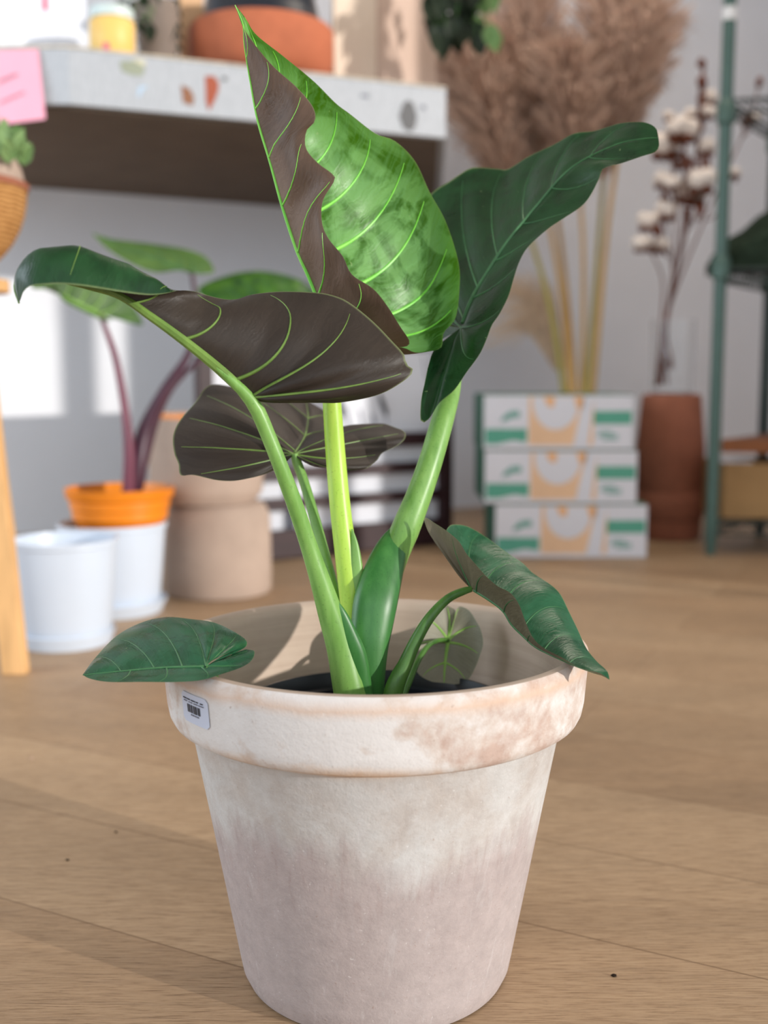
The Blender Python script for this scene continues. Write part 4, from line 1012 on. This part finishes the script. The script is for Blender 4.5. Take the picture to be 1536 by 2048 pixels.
# C: lower brown leaf seen from below
tC = (612, 800, 1.13)
inC = [tC, (616, 838, 1.08), (608, 876, 1.02), (588, 909, .965)]
RC = [tC, (560, 790, 1.12), (500, 775, 1.10), (425, 772, 1.06), (392, 799, 1.03), (364, 838, 1.0), (346, 872, .975), (348, 906, .955), (357, 928, .95), (363, 953, .94), (392, 952, .935), (437, 960, .93), (487, 959, .93), (532, 945, .94), (565, 930, .955), (588, 909, .965)]
LC = [tC, (650, 822, 1.12), (672, 858, 1.10), (711, 866, 1.09), (745, 852, 1.08), (778, 850, 1.06), (800, 856, 1.04), (811, 872, 1.02), (800, 888, 1.01), (784, 895, 1.0), (765, 905, .99), (753, 922, .98), (739, 933, .97), (715, 940, .965), (694, 939, .96), (650, 935, .955), (610, 922, .96), (588, 909, .965)]
leaf('leaf_blade', pl, inC, (LC, RC), (.40, .40), ([(0, (0, 0, 0)), (.4, (0, .0, .006)), (.75, (0, -.01, -.004)), (1, (0, 0, 0))], [(0, (0, 0, 0)), (.4, (0, 0, .008)), (.75, (0, -.01, 0)), (1, (0, 0, 0))]),
     M['leaf_big'], M['vein_olive'], ([.12, .25, .42, .55, .7, .84], [.12, .25, .38, .5, .62, .75]), curl=.02, quilt=-.002, ruff=(.0015, 5), vr=.0011, midr=.0017,
     label='lower leaf seen from its brown underside')
# D: big right leaf
tD = (1317, 276, 1.0)
inD = [tD, (1290, 277, 1.005), (1230, 290, 1.02), (1141, 337, 1.035), (1072, 413, 1.03), (1010, 490, 1.022), (959, 570, 1.01), (940, 605, 1.0), (922, 655, .988)]
LD = [tD, (1313, 258, 1.005), (1300, 248, 1.012), (1279, 244, 1.02), (1239, 247, 1.04), (1188, 262, 1.06), (1148, 267, 1.07), (1108, 289, 1.085), (1057, 313, 1.10), (1017, 338, 1.11), (999, 338, 1.115), (962, 335, 1.12), (937, 338, 1.12), (900, 362, 1.12), (864, 386, 1.12), (835, 430, 1.11), (820, 500, 1.10), (815, 580, 1.08), (835, 650, 1.05), (870, 680, 1.02), (900, 670, 1.0), (922, 655, .988)]
RD = [tD, (1318, 292, .995), (1310, 304, .992), (1283, 313, .992), (1245, 326, .998), (1207, 337, 1.0), (1199, 355, 1.0), (1185, 384, 1.0), (1166, 410, .998), (1130, 435, .998), (1097, 457, .998), (1057, 493, .995), (1039, 523, .99), (1028, 555, .98), (1017, 592, .97), (999, 628, .96), (984, 650, .955), (973, 679, .948), (959, 709, .942), (933, 745, .938), (908, 781, .935), (878, 807, .935), (858, 838, .935), (842, 843, .936), (842, 803, .945), (849, 767, .955), (857, 730, .965), (868, 700, .975), (895, 675, .982), (922, 655, .988)]
leaf('leaf_blade', pl, inD, (LD, RD), (.60, .50), ([(0, (0, 0, 0)), (.3, (0, .008, 0)), (.6, (0, .012, 0)), (1, (0, 0, 0))], [(0, (0, 0, 0)), (.3, (0, .004, 0)), (.6, (0, -.006, 0)), (1, (0, 0, 0))]),
     M['leaf_big'], M['vein_dim'], ([.14, .24, .33, .42, .5, .58, .72], [.12, .2, .28, .36, .44, .54, .66]), curl=.05, quilt=.0026, ruff=(0, 6), vr=.0011, midr=.0020,
     label='large dark green leaf pointing up to the right')
# E: low left leaf lying over the rim
tE = (165, 1350, .80)
inE = [tE, (215, 1345, .80), (315, 1336, .80), (370, 1334, .797), (412, 1333, .795)]
RE = [tE, (190, 1316, .83), (234, 1271, .875), (283, 1245, .895), (331, 1234, .90), (383, 1238, .89), (428, 1245, .88), (464, 1261, .865), (490, 1278, .85), (494, 1289, .845), (485, 1298, .838), (450, 1316, .815), (412, 1333, .795)]
LE = [tE, (182, 1358, .79), (218, 1364, .78), (282, 1364, .772), (355, 1364, .767), (404, 1360, .767), (444, 1348, .775), (484, 1334, .79), (504, 1320, .805), (509, 1303, .82), (496, 1299, .83), (485, 1301, .835), (450, 1318, .813), (412, 1333, .795)]
leaf('leaf_blade', pl, inE, (LE, RE), (.52, .52), ([(0, (0, 0, 0)), (.5, (0, 0, -.002)), (1, (0, 0, 0))], [(0, (0, 0, 0)), (.4, (0, 0, .006)), (.8, (0, 0, .003)), (1, (0, 0, 0))]),
     M['leaf_low'], M['vein_dim'], ([.2, .35, .5, .65, .8], [.16, .3, .42, .54, .66, .78]), curl=.05, quilt=.0022, vr=.0008, midr=.0012,
     label='small green leaf lying over the left of the pot rim')
# F: low right leaf, folded along its keel
tF = (1219, 1359, .785)
inF = [tF, (1205, 1351, .786), (1185, 1345, .788), (1150, 1332, .80), (1101, 1310, .825), (1069, 1293, .84), (1049, 1275, .85), (1023, 1249, .862), (1006, 1222, .872), (978, 1200, .885), (943, 1178, .90)]
RF = [tF, (1208, 1351, .782), (1195, 1345, .782), (1158, 1335, .785), (1124, 1315, .80), (1086, 1295, .812), (1066, 1275, .82), (1052, 1246, .83), (1038, 1209, .84), (1021, 1186, .848), (995, 1172, .855), (972, 1152, .865), (949, 1126, .873), (932, 1106, .88), (918, 1083, .888), (895, 1063, .90), (872, 1048, .908), (849, 1035, .912), (855, 1060, .91), (870, 1085, .907), (886, 1108, .904), (915, 1149, .90), (932, 1168, .90), (943, 1178, .90)]
LF = [tF, (1214, 1342, .79), (1192, 1321, .815), (1172, 1295, .84), (1155, 1258, .865), (1138, 1223, .885), (1121, 1189, .90), (1101, 1169, .91), (1066, 1146, .925), (1044, 1125, .94), (1015, 1106, .95), (972, 1074, .965), (938, 1054, .97), (912, 1049, .965), (898, 1053, .955), (893, 1068, .945), (905, 1105, .93), (925, 1150, .91), (943, 1178, .90)]
leaf('leaf_blade', pl, inF, (LF, RF), (.62, .56), ([(0, (0, 0, 0)), (.4, (0, .006, .006)), (.8, (0, .01, 0)), (1, (0, 0, 0))], [(0, (0, 0, 0)), (.5, (0, -.004, 0)), (1, (0, 0, 0))]),
     M['leaf_low'], M['vein_dim'], ([.14, .26, .37, .48, .58, .72], [.16, .3, .42, .54, .7]), curl=.05, quilt=.0018, vr=.0008, midr=.0012,
     label='small folded green leaf hanging over the right of the pot rim')
# G: small round leaf inside the pot
tG = (888, 1366, .985)
inG = [tG, (889, 1340, .99), (892, 1310, .997), (896, 1281, 1.0)]
LG = [tG, (860, 1362, .98), (835, 1345, .975), (824, 1310, .975), (829, 1266, .98), (843, 1238, .99), (866, 1216, 1.0), (886, 1209, 1.008), (902, 1215, 1.008), (911, 1224, 1.006), (904, 1255, 1.002), (896, 1281, 1.0)]
RG = [tG, (915, 1368, .985), (937, 1358, .985), (950, 1336, .985), (960, 1310, .985), (966, 1287, .988), (962, 1262, .992), (952, 1242, .998), (938, 1221, 1.004), (920, 1213, 1.008), (912, 1222, 1.006), (904, 1255, 1.002), (896, 1281, 1.0)]
leaf('leaf_blade', pl, inG, (LG, RG), (.42, .42), ([(0, (0, 0, 0)), (.5, (0, .005, 0)), (1, (0, 0, 0))],)*2, M['leaf_round'], M['vein_pale'], [.2, .4, .6, .8], curl=.05, quilt=-.0014, vr=.0017, midr=.0022,
     label='small round grey green leaf inside the pot')

# ============================================================ LIGHT
w = bpy.data.worlds.new('world'); SC.world = w; w.use_nodes = True
bg = w.node_tree.nodes['Background']; bg.inputs[0].default_value = (.84, .92, 1.0, 1); bg.inputs[1].default_value = 1.45
sd = bpy.data.lights.new('sun', 'SUN'); sd.energy = 4.0; sd.angle = .012; sd.color = (1, .955, .89)
so = bpy.data.objects.new('sun', sd); COL.objects.link(so)
trav = Vector((-.84, .50, -.20)); so.rotation_euler = trav.to_track_quat('-Z', 'Y').to_euler(); so.location = (3, -2, 2)
ld = bpy.data.lights.new('warm_fill_light', 'AREA'); ld.energy = 26; ld.size = .9; ld.color = (1, .86, .72)  # added warm fill standing in for sunlight bounced onto the wall
lo = bpy.data.objects.new('warm_fill_light', ld); COL.objects.link(lo); lo.location = (.9, 3.0, 2.85)

def aimed_area_light(name, loc, tgt, sx, sy, e, col):
    d = bpy.data.lights.new(name, 'AREA'); d.shape = 'RECTANGLE'; d.size = sx; d.size_y = sy; d.energy = e; d.color = col
    o = bpy.data.objects.new(name, d); COL.objects.link(o); o.location = loc
    o.rotation_euler = (Vector(tgt)-Vector(loc)).to_track_quat('-Z', 'Y').to_euler()
aimed_area_light('left_fill_light', (-2.9, 1.0, 1.35), (-.9, 3.5, .5), 1.6, 1.6, 66, (.78, .90, 1))  # added fill brightening the left wall and white pots; no window known here
aimed_area_light('shopfront_daylight', (.6, -1.8, 1.9), (.6, 4.0, .9), 3.0, 1.6, 14, (.88, .94, 1))
# specks of dirt on the floor
for (x, y, r_, m, lb) in ((232, 1665, .0022, 'soil', 'dark crumb on the floor left of the pot, farther from the camera'), (135, 1721, .0024, 'soil', 'dark crumb on the floor at the far left'), (1228, 1953, .003, 'soil', 'dark grit speck on the floor at the lower right'), (64, 1518, .003, 'pampas', 'pale crumb on the floor at the left edge')):
    p = fl(x, y); r_ *= .65; o = MB().ball(p+Vector((0, 0, r_*.55)), r_, M[m], 8, sq=(1.3, .9, .6), lump=.25).build('crumb', loc=p)
    tag(o, lb, 'crumb')
